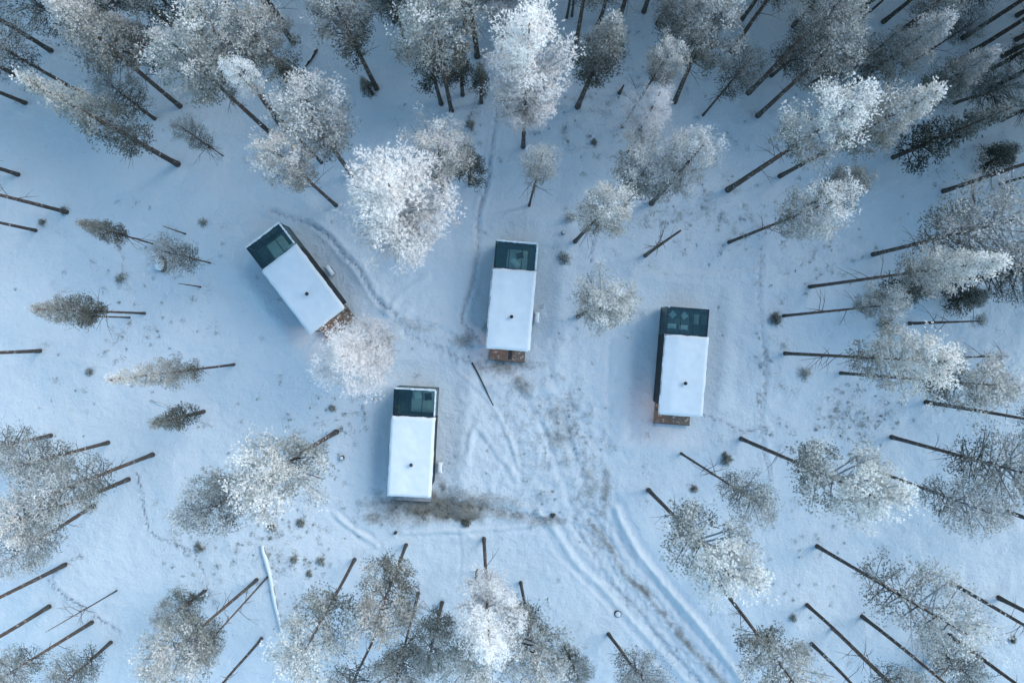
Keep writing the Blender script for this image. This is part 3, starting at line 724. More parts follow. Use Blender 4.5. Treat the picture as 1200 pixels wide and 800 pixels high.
T('little dark green pine below the narrow white crowned one', 'spruce', 239, 482, 178, 497, 1.2, .75, .34)
T('big frosted pine with thick leaning foot, left of the lower cabin', 'pine', 394, 506, 292, 568, 2.9, .55, .66, .55, .20)
T('dark frosted pine tucked under the big frosted pine', 'pine', 320, 556, 226, 606, 2.3, .55, .42, .3)
T('grey pine with trunk foot furthest right of the left edge cluster', 'sparse', 180, 532, 45, 584, 2.4, .55, .48, .4, .17)
T('grey pine with trunk foot highest in the left edge cluster', 'sparse', 128, 518, 14, 548, 2.1, .55, .44)
T('cream tipped pine in the left edge cluster', 'pine', 151, 561, -2, 620, 2.2, .42, .62, .8, .17)
T('hazy pale pine lowest in the left edge cluster', 'sparse', 110, 592, 2, 660, 2.1, .6, .54, .4)
T('hazy pine at the left edge above the cream tipped one', 'sparse', 60, 510, None, 11, 2.0, .8, .45)
T('thick bare trunk at the left edge, first below the cluster', 'sparse', 77, 661, None, 17, 1.8, .35, .4, .3, .17)
T('thick bare trunk at the left edge, second below the cluster', 'sparse', 58, 710, None, 17, 1.8, .35, .4, .3, .17)
T('thin dead pole leaning out on snow at the lower left', 'snag', 138, 691, 54, 740, r0=.06, bend=.2)
T('trunk running toward the bottom left corner crown', 'sparse', 109, 728, -8, 800, 1.9, .42, .42, .5, .16)
T('trunk leaving at the bottom edge under a grey crown, lower left', 'sparse', 130, 752, 62, 812, 2.0, .75, .40)
T('pale cream crown at the bottom left with a long dark trunk', 'pine', 301, 679, 176, 786, 2.4, .45, .56, .7, .14)
T('thinner trunk running beside the long dark one, lower left', 'sparse', 313, 676, 230, 768, 1.1, .25, .36, .3, .08)
T('dark trunk leaving at the bottom edge right of the pale cream crown', 'sparse', 307, 747, None, 15, 1.7, .4, .4, .3, .12)
T('small grey pine above the pale cream crown at the bottom left', 'pine', 240, 692, 190, 730, 1.7, .85, .42, .4)
# --- bottom
T('frosted pine at the bottom edge with long trunk foot left of the lower cabin', 'pine', 415, 656, 342, 790, 2.5, .60, .56, .3, .14)
T('knobbly green frosted pine below the lower cabin', 'pine', 476, 638, 437, 738, 2.5, .66, .46, .9, .14)
T('trunk leaving at the bottom edge out from under the knobbly green pine', 'sparse', 446, 728, None, 16, 1.8, .5, .45, .3, .12)
T('long trunk right of the knobbly green pine with crown at the bottom edge', 'pine', 490, 695, 462, 806, 2.1, .40, .46, .4, .13)
T('dark frosted pine at the bottom right of the knobbly one', 'pine', 518, 706, 500, 782, 2.0, .80, .40, .3)
T('white frosted birch at the bottom middle with straight trunk', 'birch', 567, 631, 574, 770, 2.1, .55, .76, .6, .15)
T('smaller frosted pine below the bottom middle birch', 'pine', 559, 668, 546, 806, 1.9, .40, .55, .3, .12)
T('broad grey frosted pine right of the bottom middle birch', 'pine', 610, 682, 634, 794, 2.7, .75, .52, .4, .13)
T('low dark frosted pine at the bottom edge right of the broad grey one', 'pine', 662, 756, 680, 800, 1.6, .9, .40, .3)
T('leaning bare trunk with grey crown at the bottom edge near the track', 'sparse', 713, 743, 764, 808, 2.0, .55, .44, .4, .15)
# --- further trees inside the dense stands; their low frost paints the shade in
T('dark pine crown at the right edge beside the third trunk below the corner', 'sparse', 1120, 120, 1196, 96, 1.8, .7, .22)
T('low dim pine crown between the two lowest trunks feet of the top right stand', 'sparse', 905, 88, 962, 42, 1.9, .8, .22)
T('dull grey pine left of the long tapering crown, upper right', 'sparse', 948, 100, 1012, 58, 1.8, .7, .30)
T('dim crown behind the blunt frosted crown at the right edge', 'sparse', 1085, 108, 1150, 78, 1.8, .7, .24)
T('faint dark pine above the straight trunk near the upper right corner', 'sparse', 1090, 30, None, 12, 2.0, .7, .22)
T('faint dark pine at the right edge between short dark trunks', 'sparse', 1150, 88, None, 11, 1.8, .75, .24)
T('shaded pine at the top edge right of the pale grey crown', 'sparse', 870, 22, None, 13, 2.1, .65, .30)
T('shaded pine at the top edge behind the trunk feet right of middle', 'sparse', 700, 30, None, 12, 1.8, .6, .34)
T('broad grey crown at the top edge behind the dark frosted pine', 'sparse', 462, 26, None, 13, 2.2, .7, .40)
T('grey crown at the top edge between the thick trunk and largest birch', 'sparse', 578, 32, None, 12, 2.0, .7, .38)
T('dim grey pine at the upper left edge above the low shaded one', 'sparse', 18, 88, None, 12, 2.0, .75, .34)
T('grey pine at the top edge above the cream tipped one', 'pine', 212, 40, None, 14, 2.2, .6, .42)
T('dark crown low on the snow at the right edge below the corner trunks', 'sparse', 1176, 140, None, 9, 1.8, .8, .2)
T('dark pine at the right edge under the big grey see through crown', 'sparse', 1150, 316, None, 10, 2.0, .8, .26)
# TREES_END

# ------------------------------------------------------------------ forest beyond the frame (one mass; shades the snow as the real wood does)
def wood_mass():
    g = np.random.default_rng(55); base = [gen_crown('pine', 900+i, 0.36, 5.0)[:3] for i in range(3)]
    Vs = []; Fs = []; fr = []; n0 = 0
    mb = MB(); cnt = 0
    while cnt < 660:
        x = g.uniform(-95, 95); y = g.uniform(-72, 80) if cnt % 2 else g.uniform(31.5, 58)
        if abs(x) < 46.5 and -31.5 < y < 31.5: continue
        if y < -31 and g.random() < 0.6: continue
        if x < -46 and g.random() < 0.35: continue
        if cnt % 5 == 4: x, y = (g.uniform(5, 75), g.uniform(32, 56)) if g.random() < .55 else (g.uniform(47, 70), g.uniform(5, 50))  # extra unseen north-east trees, also taller and wider, added to deepen the shade
        cnt += 1; ne = (x > 0 and y > 31.5) or (x > 46 and y > 0); h = g.uniform(13, 21)+(4 if y > 31 or x > 46 else 0)+(3 if ne else 0); V, Ft, f = base[cnt % 3]
        a = g.random()*6.28; c, s = math.cos(a), math.sin(a); k = g.uniform(0.8, 1.25)*(1.2 if ne else 1.0); kz = h*0.55/7
        W = np.stack([(V[:, 0]*c-V[:, 1]*s)*k+x, (V[:, 0]*s+V[:, 1]*c)*k+y, V[:, 2]*kz+h*0.45], 1)
        Vs.append(W); Fs.append(Ft+n0); n0 += len(W); fr.append(f)
        mb.tube([(x, y, -1), (x, y, h*0.9)], [0.17, 0.05], 6)
    V = np.concatenate(Vs); Ft = np.concatenate(Fs)
    me = arr_mesh('forest_beyond', V, Ft, M_pine, {'frost': np.concatenate(fr)})
    tag(link('forest_beyond', me), 'snowy pine forest carrying on beyond the edges of the clearing', 'forest', kind='stuff')
    o = mb.build('forest_beyond_trunks', M_bark); tag(o, 'trunks of the pine forest beyond the edges of the clearing', 'forest', kind='stuff')
wood_mass()

# ------------------------------------------------------------------ cabins
def snow_slab(x0, x1, y0, y1, z0, th, seed, crease=0.0, edge=0.05, nx=26, ny=46):
    "snow lying on a flat roof: rounded, slightly wavy edges"
    g = np.random.default_rng(seed); V = []; F = []
    us = np.linspace(0, 1, nx); vs = np.linspace(0, 1, ny)
    for j, v in enumerate(vs):
        for i, u in enumerate(us):
            x = x0+(x1-x0)*u; y = y0+(y1-y0)*v
            e = min(u*(x1-x0), (1-u)*(x1-x0), v*(y1-y0), (1-v)*(y1-y0))
            n = float(fbm(np.array([x*1.1+seed]), np.array([y*1.1]), 3)[0])
            z = z0+th*min(1, (e/0.16)+0.0)**0.5+0.10*n*min(1, e/0.5)
            if crease:
                cx = 0.24+0.06*v
                if u < cx: z -= crease*(cx-u)/cx*min(1, e/0.1)
            if e < 1e-6:
                w = edge*float(fbm(np.array([x*2.3+seed]), np.array([y*2.3]), 2)[0])*2
                if i in (0, nx-1): x += w
                if j in (0, ny-1): y += w
                z = z0-0.03
            V.append((x, y, z))
    for j in range(ny-1):
        for i in range(nx-1):
            a = j*nx+i; F.append((a, a+1, a+nx+1, a+nx))
    b = len(V)       # closed underneath
    V += [(x0, y0, z0-0.04), (x1, y0, z0-0.04), (x1, y1, z0-0.04), (x0, y1, z0-0.04)]; F.append((b+3, b+2, b+1, b))
    me = bpy.data.meshes.new('snow'); me.from_pydata(V, [], F)
    me.polygons.foreach_set('use_smooth', [True]*len(me.polygons)); me.materials.append(M_snow); me.update(); return me
def snow_strip(pts, w, th, seed):
    "ragged strip of snow left along a frame"
    g = random.Random(seed); mb = MB(); n = 26; P = []
    for i in range(n+1):
        t = i/n; k = t*(len(pts)-1); j = min(int(k), len(pts)-2); f = k-j
        P.append([pts[j][c]*(1-f)+pts[j+1][c]*f for c in range(3)])
    r = [w*(0.55+0.6*g.random()) for _ in P]; r[0] *= .6; r[-1] *= .6
    mb.tube(P, r, 7)
    return mb.mesh('snow_rim', M_snow, True)

def make_cabin(key, label, seed, panes, rim, crease, lamp):
    cb = CABINS[key]; c = cb['c']; root = empty('glass_roof_cabin', (c[0], c[1], 0), cb['rot'])
    tag(root, label, 'cabin', 'four glass roofed cabins in the clearing')
    W = 1.75; yS, yG, yN, yE = -3.72, 2.18, 4.52, -4.50       # wall back, glass start, glass end, roof edge at the deck
    zf = 0.45; zt = 2.92
    MB().box(-W, W, yS, yN, 0.22, zf, bev=.02).build('floor', M_floor, root)
    mb = MB()
    for x in (-1.5, 1.5):
        for y in (-3.3, -0.8, 1.7, 4.2): mb.box(x-.13, x+.13, y-.13, y+.13, -0.5, 0.215)
    mb.build('foundation_piers', M_wallin, root)
    for sx in (-1, 1):
        w = MB().box(min(sx*W, sx*(W-.14)), max(sx*W, sx*(W-.14)), yS, yG, zf+.003, zt).build('side_wall', M_wall, root)
        bm = MB()                                   # vertical cladding boards standing proud
        y = yS+.05
        while y < yG-.1:
            bm.box(min(sx*(W+.002), sx*(W+.027)), max(sx*(W+.002), sx*(W+.027)), y, y+.17, zf-.15, zt-.02); y += .20
        b = bm.build('cladding_boards', M_wall, w); b['kind'] = 'stuff'
    ew = MB().box(-W+.143, W-.143, yS, yS+.14, zf+.003, zt).build('entrance_wall', M_wall, root)
    dr = MB().box(-.95, -.05, yS-.05, yS-.005, zf+.01, 2.5, bev=.01).build('door', M_deckrust, root)
    MB().box(-.20, -.16, yS-.11, yS-.052, 1.35, 1.60, bev=.008).build('handle', M_unit, dr)
    wf = MB().box(.45, 1.35, yS-.045, yS-.005, 1.25, 2.35, bev=.01).build('window', M_frame, root)
    MB().box(.52, 1.28, yS-.06, yS-.048, 1.32, 2.28).build('pane', M_glass, wf)
    MB().box(-W+.143, W-.143, 1.2, 1.3, zf+.003, zt-.2).build('inner_wall', M_wallin, root)
    # roof over the closed part
    rf = MB().box(-W-.07, W+.07, yE, yG, zt+.003, zt+.16, bev=.02).build('roof', M_frame, root)
    link('roof_snow', snow_slab(-W-.10, W+.10, yE-.03, yG+.02, zt+.165, .16, seed, crease), rf)
    fx, fy = 0.10, -1.75
    fl = MB().tube([(fx, fy, zt+.2), (fx, fy, zt+.62)], .085, 12).build('flue_pipe', M_frame, root)
    cp = MB(); cp.tube([(fx, fy, zt+.60), (fx, fy, zt+.66), (fx, fy, zt+.73)], [.15, .15, .05], 14); cp.build('flue_cap', M_frame, fl)
    # glazed room: corner posts, beams and panes
    fm = MB(); b = .07
    for sx in (-1, 1):
        fm.box(min(sx*W, sx*(W-b)), max(sx*W, sx*(W-b)), yN-b, yN, zf+.003, zt-.08)
        fm.box(min(sx*W, sx*(W-b)), max(sx*W, sx*(W-b)), yG+.003, yG+b, zf+.003, zt-.08)
        fm.box(min(sx*W, sx*(W-b)), max(sx*W, sx*(W-b)), yG+.003, yN, zt-.078, zt+.02)
        fm.box(min(sx*W, sx*(W-b)), max(sx*W, sx*(W-b)), yG+b+.003, yN-b-.003, zf+.003, zf+.10)
    fm.box(-W+b+.003, W-b-.003, yN-b, yN, zt-.078, zt+.02); fm.box(-W+b+.003, W-b-.003, yG+.003, yG+.09, zt-.078, zt+.02)
    fm.box(-W+b+.003, W-b-.003, yN-b, yN, zf+.003, zf+.10)
    fm.build('glazing_frame', M_frame, root)
    xs_ = [-W+b]+[(-W+b)+(2*W-2*b)*p for p in panes]+[W-b]
    for i, (a, d) in enumerate(zip(xs_[:-1], xs_[1:])):
        MB().box(a+.03, d-.03, yG+.10, yN-b-.01, zt-.035, zt-.010).build('roof_pane', M_glass, root)
        MB().box(a+.03, d-.03, yN-.045, yN-.02, zf+.11, zt-.09).build('end_pane', M_glass, root)
        if i:
            MB().box(a-.027, a+.027, yG+.095, yN-b-.003, zt-.07, zt+.012).build('roof_bar', M_frame, root)
            MB().box(a-.027, a+.027, yN-.06, yN-.003, zf+.105, zt-.085).build('end_bar', M_frame, root)
    for sx in (-1, 1):
        x0 = sx*(W-.045); MB().box(min(x0, x0+sx*.025), max(x0, x0+sx*.025), yG+b+.01, yN-b-.01, zf+.11, zt-.09).build('side_pane', M_glass, root)
    for k, pts in enumerate(rim):
        link('snow_rim', snow_strip(pts, .09, .05, seed*10+k), root)
    # deck at the entrance end
    dy0 = -5.55
    dk = MB().box(-1.55, 1.55, dy0, yS-.06, .12, .30).build('deck', M_deckrust, root)
    pb = MB(); y = dy0+.01
    while y < yS-.2:
        pb.box(-1.56, 1.56, y, y+.13, .303, .335); y += .145
    o = pb.build('deck_boards', M_deckgrey if key == 'lower' else M_deck, dk); o['kind'] = 'stuff'
    MB().box(-1.60, 1.60, dy0-.05, dy0-.003, .0, .36).build('deck_fascia', M_deckrust, dk)
    for sx in (-1, 1):
        MB().box(sx*1.50-.045, sx*1.50+.045, yE+.06, yE+.15, .34, zt).build('porch_post', M_frame, root)
    if lamp:
        lx, col_e = lamp
        l = MB().tube([(lx*.98, -4.30, 2.75), (lx*.98, -4.30, 2.90)], .04, 10).build('wall_lamp', M_lamp, root)
        ld = bpy.data.lights.new('porch_light', 'POINT'); ld.energy = col_e; ld.color = (1.0, 0.55, 0.25); ld.shadow_soft_size = 0.05
        lo = bpy.data.objects.new('porch_light', ld); COL.objects.link(lo); lo.parent = root; lo.location = (lx, -4.34, 2.1)
    return root, cb
M_lamp, _nt, _b = new_mat('warm_lamp_glass'); _b.inputs['Emission Color'].default_value = (1, .55, .25, 1); _b.inputs['Emission Strength'].default_value = 6
Wr = 1.74; zr = 2.97
rim_full = [[(-Wr, 4.50, zr), (Wr, 4.50, zr)], [(Wr, 2.3, zr), (Wr, 4.5, zr)]]
make_cabin('upper_left', 'glass roofed cabin turned askew with white flat roof, beside a white birch', 3, (.36, .68), [[(-Wr, 4.50, zr), (Wr, 4.50, zr)], [(Wr-.02, 2.3, zr), (Wr-.02, 4.5, zr)]], 0.0, (-1.0, 12.0))
make_cabin('middle', 'glass roofed cabin in the middle with a rust brown deck, topmost straight one', 5, (.34, .66), rim_full, 0.15, (-1.0, 11.0))
make_cabin('right', 'rightmost glass roofed cabin showing its dark left wall and two cushions', 8, (.33, .64), [[(-Wr, 4.50, zr), (-Wr+.2, 4.50, zr)]], 0.14, (-1.74, 13.0))
make_cabin('lower', 'lowest glass roofed cabin with grey deck and dirty snow below it', 11, (.38, .70), rim_full, 0.03, None)

def inside(key, x, y, rz=0.0, z=0.0):
    cb = CABINS[key]; c, s = math.cos(cb['rot']), math.sin(cb['rot'])
    return (cb['c'][0]+x*c-y*s, cb['c'][1]+x*s+y*c, z), cb['rot']+rz
def cushion_mesh(w, l, h, name='cushion'):
    V = []; F = []; n = 10
    for sgn in (1, -1):
        for j in range(n+1):
            for i in range(n+1):
                u = i/n*2-1; v = j/n*2-1
                e = max(0, (1-u**4)*(1-v**4))**0.5
                V.append((u*w/2*(1-0.06*(1-abs(v))), v*l/2*(1-0.06*(1-abs(u))), sgn*h/2*e+h/2))
    m = (n+1)**2
    for b, fl in ((0, 0), (m, 1)):
        for j in range(n):
            for i in range(n):
                a = b+j*(n+1)+i; q = (a, a+1, a+n+2, a+n+1); F.append(q if not fl else q[::-1])
    me = bpy.data.meshes.new(name); me.from_pydata(V, [], F); me.polygons.foreach_set('use_smooth', [True]*len(me.polygons)); me.update(); return me
def make_bed(key, x, y, w, l, label, mat=M_linen):
    loc, r = inside(key, x, y, 0, .455); t = empty('bed', loc, r); tag(t, label, 'bed', 'beds under the glass roofs')
    MB().box(-w/2, w/2, -l/2, l/2, 0, .26, bev=.02).build('bed_frame', M_darkf, t)
    MB().box(-w/2+.03, w/2-.03, -l/2+.03, l/2-.03, .263, .50, bev=.06).build('mattress', mat, t, True)
    MB().box(-w/2+.0, w/2-.0, -l/2-.0, l/2-.75, .45, .54, bev=.04).build('blanket', mat, t, True)
    return t
def make_cushion(key, x, y, rz, w, l, z, label, mat):
    loc, r = inside(key, x, y, rz, z); o = link('cushion', cushion_mesh(w, l, .16), None, mat)
    o.location = loc; o.rotation_euler = (0, 0, r); tag(o, label, 'cushion', 'cushions on the cabin beds'); return o
def round_table(key, x, y, rad, label):
    loc, r = inside(key, x, y, 0, .455); t = empty('round_table', loc, r); tag(t, label, 'table')
    MB().tube([(0, 0, .70), (0, 0, .74)], rad, 24).build('table_top', M_darkf, t)
    MB().tube([(0, 0, .02), (0, 0, .695)], .035, 8).build('table_leg', M_frame, t)
    MB().tube([(0, 0, 0), (0, 0, .02)], rad*.6, 18).build('table_foot', M_frame, t)
make_bed('right', -.35, 3.35, 2.0, 2.0, 'dark covered double bed under the glass of the rightmost cabin', M_wallin)
make_cushion('right', -.85, 3.95, .78, .52, .52, .98, 'left diamond turned white cushion in the rightmost cabin', M_white)
make_cushion('right', .15, 3.92, .78, .52, .52, .98, 'right diamond turned white cushion in the rightmost cabin', M_white)
make_cushion('right', -.85, 2.95, 0, .75, .42, 1.0, 'left flat folded pale cushion in the rightmost cabin', M_white)
make_cushion('right', .15, 2.90, 0, .75, .42, 1.0, 'right flat folded pale cushion in the rightmost cabin', M_white)
make_cushion('right', 1.28, 3.7, 0, .6, .9, .46, 'pale upright floor cushion beside the bed of the rightmost cabin', M_linen)
make_bed('lower', .45, 3.35, 1.9, 1.95, 'pale double bed under the glass of the lowest cabin')
make_cushion('lower', .0, 3.85, .35, .6, .7, 1.0, 'white tilted pillow on the bed of the lowest cabin', M_white)
make_cushion('lower', .95, 3.75, .1, .6, .62, 1.0, 'dark round pillow on the bed of the lowest cabin', M_darkf)
round_table('lower', -1.2, 3.6, .35, 'small dark round table left of the bed in the lowest cabin')
make_bed('middle', .15, 3.2, 1.8, 1.85, 'pale double bed under the glass of the middle cabin')
make_cushion('middle', .35, 3.6, .3, .6, .5, 1.0, 'dark pillow on the bed of the middle cabin', M_darkf)
make_cushion('middle', .0, 2.9, .8, .5, .9, 1.0, 'white crumpled pillow on the bed of the middle cabin', M_white)
make_bed('upper_left', 0.1, 3.3, 1.7, 1.9, 'pale double bed under the glass of the askew cabin')
make_cushion('upper_left', 1.05, 2.75, 0, .7, .55, 1.0, 'pale box cushion at the roof edge inside the askew cabin', M_white)
round_table('upper_left', -1.3, 3.3, .3, 'small dark round table left of the bed in the askew cabin')

def heat_pump(key, x, y, label):
    loc, r = inside(key, x, y, 0, 0.0); t = empty('heat_pump', (loc[0], loc[1], gz(loc[0], loc[1])), r); tag(t, label, 'heat pump', 'white heat pumps beside the cabins')
    MB().box(-.19, .19, -.45, .45, .45, 1.05, bev=.03).build('casing', M_unit, t)
    g = MB()
    for k in range(7): g.box(.193, .21, -.38, .22, .52+k*.07, .55+k*.07)
    g.build('grille', M_frame, t)
    for yy in (-.33, .33): MB().box(-.15, .15, yy-.04, yy+.04, -.2, .447).build('stand', M_frame, t)
    link('snow_cap', snow_slab(-.21, .21, -.47, .47, 1.055, .09, int(abs(x*10))+4, nx=8, ny=12), t)
heat_pump('upper_left', 2.35, -.75, 'white snow capped heat pump along the wall of the askew cabin')
heat_pump('lower', 2.22, -2.4, 'white snow capped heat pump at the right wall of the lowest cabin')
heat_pump('middle', 2.25, -1.6, 'white snow capped heat pump at the right wall of the middle cabin')
# door mat on the middle cabin's deck
loc, r = inside('middle', .25, -5.0, 0, .345)
o = MB().box(-.17, .17, -.42, .42, 0, .02).build('door_mat', M_darkf); o.location = loc; o.rotation_euler = (0, 0, r)
tag(o, 'narrow dark door mat lying on the deck of the middle cabin', 'door mat')

# ------------------------------------------------------------------ bushes, stumps, logs, boulder
def bush(px, py, rad, hh, label, frost=.3, n=900, name='bush', spread=1.0):
    g = np.random.default_rng(int(px*7+py)); p = gp(px, py); z = gz(p[0], p[1])
    th = g.random(n)*6.283; u = g.random(n)**0.7*(0.75+0.35*np.sin(th*3+px)+0.25*np.sin(th*7+py))
    u = np.clip(u, 0, 1.3); cl = g.random(14)*6.283; th = np.where(g.random(n) < 0.6, cl[g.integers(0, 14, n)]+g.normal(size=n)*.13, th)
    base = np.stack([np.cos(th)*u*rad*.75, np.sin(th)*u*rad*.75, hh*np.clip(1-u**2, .05, 1)*g.random(n)*0.9], 1)
    D = unit(np.stack([np.cos(th)*u*spread, np.sin(th)*u*spread, 0.55+0*u], 1)+g.normal(size=(n, 3))*0.45)
    V, Ft = tri_needles(base, D, g.uniform(.08, .22, n), g.uniform(.02, .05, n), g)
    fr = np.repeat(np.clip(frost+0.35*(base[:, 2]/hh)+g.normal(size=n)*.12, 0, 1), 3)
    root = empty(name, (p[0], p[1], z-.03)); tag(root, label, 'bush', 'small bushes sticking out of the snow')
    o = link('foliage', arr_mesh('foliage', V, Ft, M_pine, {'frost': fr}), root); o.color = (.45, .5, 0, 1)
    mb = MB()
    for k in range(9):
        a = k*.7; mb.tube([(0, 0, -.1), (math.cos(a)*rad*.35, math.sin(a)*rad*.35, hh*.5), (math.cos(a)*rad*.8, math.sin(a)*rad*.8, hh*.75)], [.02, .014, .005], 4, False)
    mb.build('stems', M_logwood, root)
bush(850, 537, .68, .7, 'round dark bush on snow below the rightmost cabin', .22, 1500)
bush(813, 573, .45, .35, 'smaller flat bush left of the sparse pine below the rightmost cabin', .25, 500)
bush(908, 374, .72, .8, 'dark round bush at the foot of a long trunk, right', .2, 1500)
bush(661, 303, .85, .35, 'flat spiky bush right of the middle cabin glass', .3, 420, spread=1.8)
bush(1036, 380, .9, .7, 'very dark bush beneath the pale small crown at the right', .12, 1500)
bush(942, 437, .9, .45, 'scruffy grey bush right of the rightmost cabin between two trunks', .3, 500)
bush(546, 611, .55, .5, 'dark rounded bush at the end of the dirty snow patch', .12, 900)
bush(390, 478, .42, .35, 'small green bush on clean snow left of the lower cabin glass', .35, 500)
bush(376, 657, .5, .35, 'starry grey bush in the heath patch right of the fallen log', .3, 450, spread=1.6)
bush(362, 672, .4, .3, 'smaller starry bush just below the grey one right of the log', .3, 350, spread=1.6)
bush(352, 612, .6, .35, 'upper dark heath bush above the fallen log', .25, 500)
bush(318, 617, .7, .35, 'leftmost dark heath bush touching the top of the fallen log', .25, 600)
bush(551, 147, .55, .7, 'grey green shrub beside the footpath at the top middle', .35, 900)
bush(696, 167, .4, .3, 'little dark shrub on snow right of the largest birch', .25, 400)
bush(234, 641, .65, .35, 'dark green heath bush below the dark frosted pine at the left', .3, 600)
bush(142, 327, .75, .35, 'green heath bush on open snow below the olive sapling', .3, 450)
bush(106, 436, .5, .3, 'star shaped bush left of the narrow white crowned pine', .3, 350, spread=1.7)
bush(50, 261, .5, .3, 'small dark bush above the lower bare trunk at the left edge', .25, 350)
bush(76, 247, .45, .5, 'tuft at the foot of the upper bare trunk at the left', .25, 450)
bush(238, 261, .6, .3, 'olive heath bush left of the askew cabin glass', .4, 350)
bush(1186, 749, .4, .35, 'single dark bush near the right edge at the lower right', .2, 500)
bush(928, 723, .4, .5, 'small upright bush above the bottom right frosted crown', .3, 400)
bush(1148, 350, .9, .5, 'dark bush at the right end below the white ragged crown', .15, 900)
bush(667, 256, .6, 1.4, 'small frosted shrub left of the round pine near the middle cabin', .5, 700)
bush(345, 655, .55, .3, 'pale grey heath bush midway down the fallen log, to its right', .3, 400)
bush(648, 603, .3, .35, 'brown tuft at the right end of the dirty snow patch', .05, 350)

def stump(px, py, rad, hh, label, snow=True):
    p = gp(px, py); z = gz(p[0], p[1]); t = empty('tree_stump', (p[0], p[1], z)); tag(t, label, 'stump')
    MB().tube([(0, 0, -.2), (0, 0, .05), (0, 0, hh)], [rad*1.25, rad*1.08, rad], 14).build('stump_wood', M_logwood, t)
    if snow: MB().tube([(0, 0, hh-.01), (0, 0, hh+.06), (0, 0, hh+.10)], [rad*.86, rad*.8, rad*.4], 14).build('snow_cap', M_snowshade, t, True)
stump(724, 719, .30, .14, 'round stump with snow cap left of the snowy track')
stump(660, 273, .15, .3, 'tiny snow topped stump above the spiky bush')
stump(401, 536, .18, .3, 'snow capped stump between the big frosted pine and the lower cabin')
stump(464, 623, .13, .25, 'small dark stump below the lower cabin deck corner', False)
# boulder with snow beside the sapling
p = gp(189, 310); t = empty('boulder', (p[0], p[1], gz(p[0], p[1]))); tag(t, 'snow capped boulder at the left foot of the small grey sapling', 'boulder')
g = np.random.default_rng(4)
def blob(rx, ry, rz_, z0, amp, mat, name, parent):
    V = []; F = []; n, m = 14, 8
    for j in range(m+1):
        for i in range(n):
            a = 2*math.pi*i/n; b = math.pi*j/m; k = 1+amp*math.sin(3*a+j)*.5+amp*g.normal()*.3
            V.append((rx*k*math.sin(b)*math.cos(a), ry*k*math.sin(b)*math.sin(a), z0+rz_*math.cos(b)))
    for j in range(m):
        for i in range(n): F.append((j*n+i, (j+1)*n+i, (j+1)*n+(i+1) % n, j*n+(i+1) % n))
    me = bpy.data.meshes.new(name); me.from_pydata(V, [], F); me.polygons.foreach_set('use_smooth', [True]*len(me.polygons)); me.materials.append(mat); me.update()
    return link(name, me, parent)
blob(.5, .7, .5, .05, .15, M_rock, 'rock', t); blob(.42, .58, .2, .46, .08, M_snow, 'snow_cap', t)

def log_(p0, p1, r, label, snow, name='fallen_log'):
    a = gp(*p0); b = gp(*p1); za, zb = gz(a[0], a[1]), gz(b[0], b[1]); t = empty(name, (a[0], a[1], za)); tag(t, label, 'log')
    d = b-a; n = 12; g = random.Random(int(p0[0])); P = []; Rr = []
    for i in range(n+1):
        q = i/n; P.append((d[0]*q+.06*math.sin(5*q), d[1]*q, (gz(a[0]+d[0]*q, a[1]+d[1]*q)-za)+r*.9)); Rr.append(r*(1-.35*q))
    MB().tube(P, Rr, 9).build('wood', M_logwood, t, True)
    if snow:
        P2 = [(x-.02-.05*g.random(), y, z+r*.15) for (x, y, z) in P]
        MB().tube(P2, [q*snow*(0.85+.3*g.random()) for q in Rr], 9).build('snow_cover', M_snowshade, t, True)
log_((308, 638), (333, 742), .13, 'long fallen log buried in white snow, left of the bottom pines', 1.5)
log_((553, 425), (579, 475), .07, 'thin bare pole lying on snow between the middle and lower cabins', 0)
log_((1116, 749), (1078, 787), .22, 'snowy fallen log crossing between long trunks at the lower right', 1.2)
log_((371, 58), (352, 88), .16, 'dark fallen log half buried near the top left spruce', 1.0)
log_((177, 469), (250, 500), .05, 'thin snowy pole lying beside the little dark green pine', 1.3)

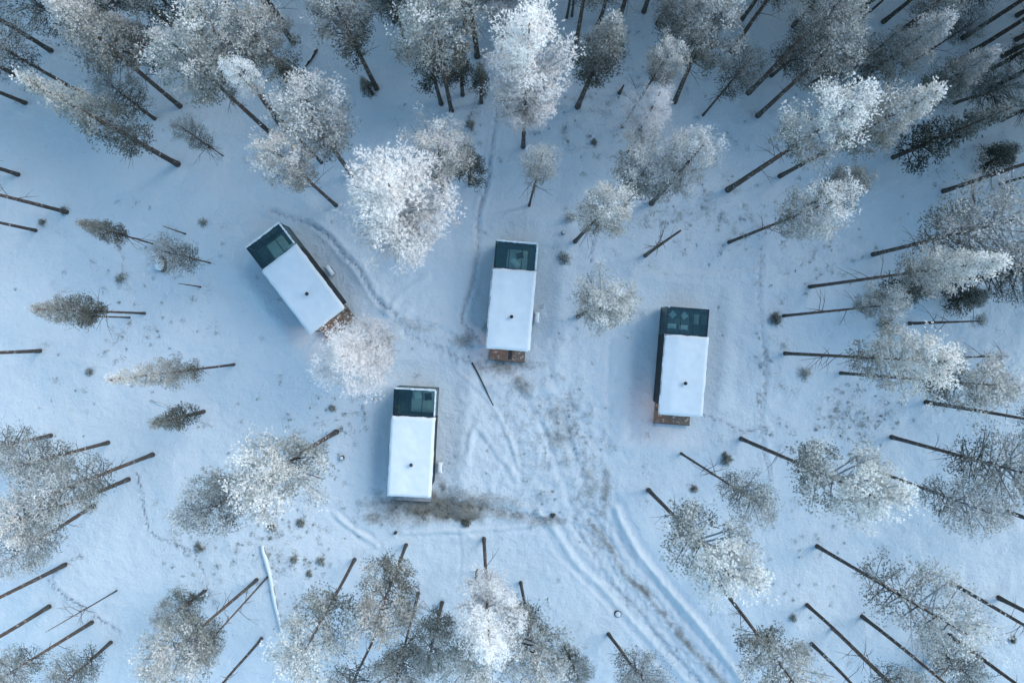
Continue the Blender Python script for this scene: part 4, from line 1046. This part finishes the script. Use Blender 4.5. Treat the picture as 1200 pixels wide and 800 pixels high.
# ------------------------------------------------------------------ low heath and twigs poking through the snow (uncountable)
def heath():
    g = np.random.default_rng(12); Cs = []
    zones = [(330, 635, 75, 55, 95), (300, 560, 60, 80, 30), (1000, 485, 55, 26, 90), (655, 520, 60, 70, 70), (830, 250, 90, 45, 80),
             (395, 505, 60, 40, 40), (170, 330, 110, 70, 60), (700, 130, 70, 60, 45), (120, 440, 90, 60, 30), (960, 290, 70, 40, 40),
             (240, 650, 60, 40, 25), (950, 640, 90, 60, 30), (900, 430, 20, 90, 35), (510, 600, 50, 8, 45), (590, 425, 30, 10, 20),
             (555, 145, 20, 45, 14), (640, 200, 60, 50, 25), (1120, 200, 60, 60, 50), (140, 60, 140, 60, 60), (950, 90, 200, 80, 110), (600, 400, 560, 370, 160)]
    for (cx, cy, rx, ry, n) in zones:
        for _ in range(n):
            Cs.append(gp(cx+g.normal()*rx*.6, cy+g.normal()*ry*.6))
    Vs = []; n0 = 0
    keep = []
    for c in Cs:
        ok = abs(c[0]) < 48 and abs(c[1]) < 34
        for cb in CABINS.values():
            dx, dy = c[0]-cb['c'][0], c[1]-cb['c'][1]; ca, sa = math.cos(-cb['rot']), math.sin(-cb['rot'])
            if abs(dx*ca-dy*sa) < 2.1 and abs(dx*sa+dy*ca+.4) < 5.4: ok = False
        if ok: keep.append(c)
    C = np.array(keep); zz, _, _ = ground_fields(C[:, 0], C[:, 1]); C[:, 2] = zz
    m = 26; sz = np.clip(g.lognormal(-0.2, 0.5, len(C)), .3, 1.9)
    B = np.repeat(C, m, 0)+g.normal(size=(len(C)*m, 3))*np.array([.15, .15, 0])*np.repeat(sz, m)[:, None]
    D = unit(g.normal(size=B.shape)*np.array([.8, .8, .25])+np.array([0, 0, .5]))
    V, Ft = tri_needles(B, D, g.uniform(.10, .26, len(B))*np.repeat(sz, m)**.5, g.uniform(.015, .04, len(B)), g)
    fr = np.repeat(np.repeat(g.uniform(.15, .5, len(C)), m), 3)
    o = link('heath_tufts', arr_mesh('heath_tufts', V, Ft, M_pine, {'frost': fr}))
    o.color = (.5, .5, 0, 1)
    tag(o, 'low heath and twig tufts poking through the snow', 'heath', kind='stuff')
heath()
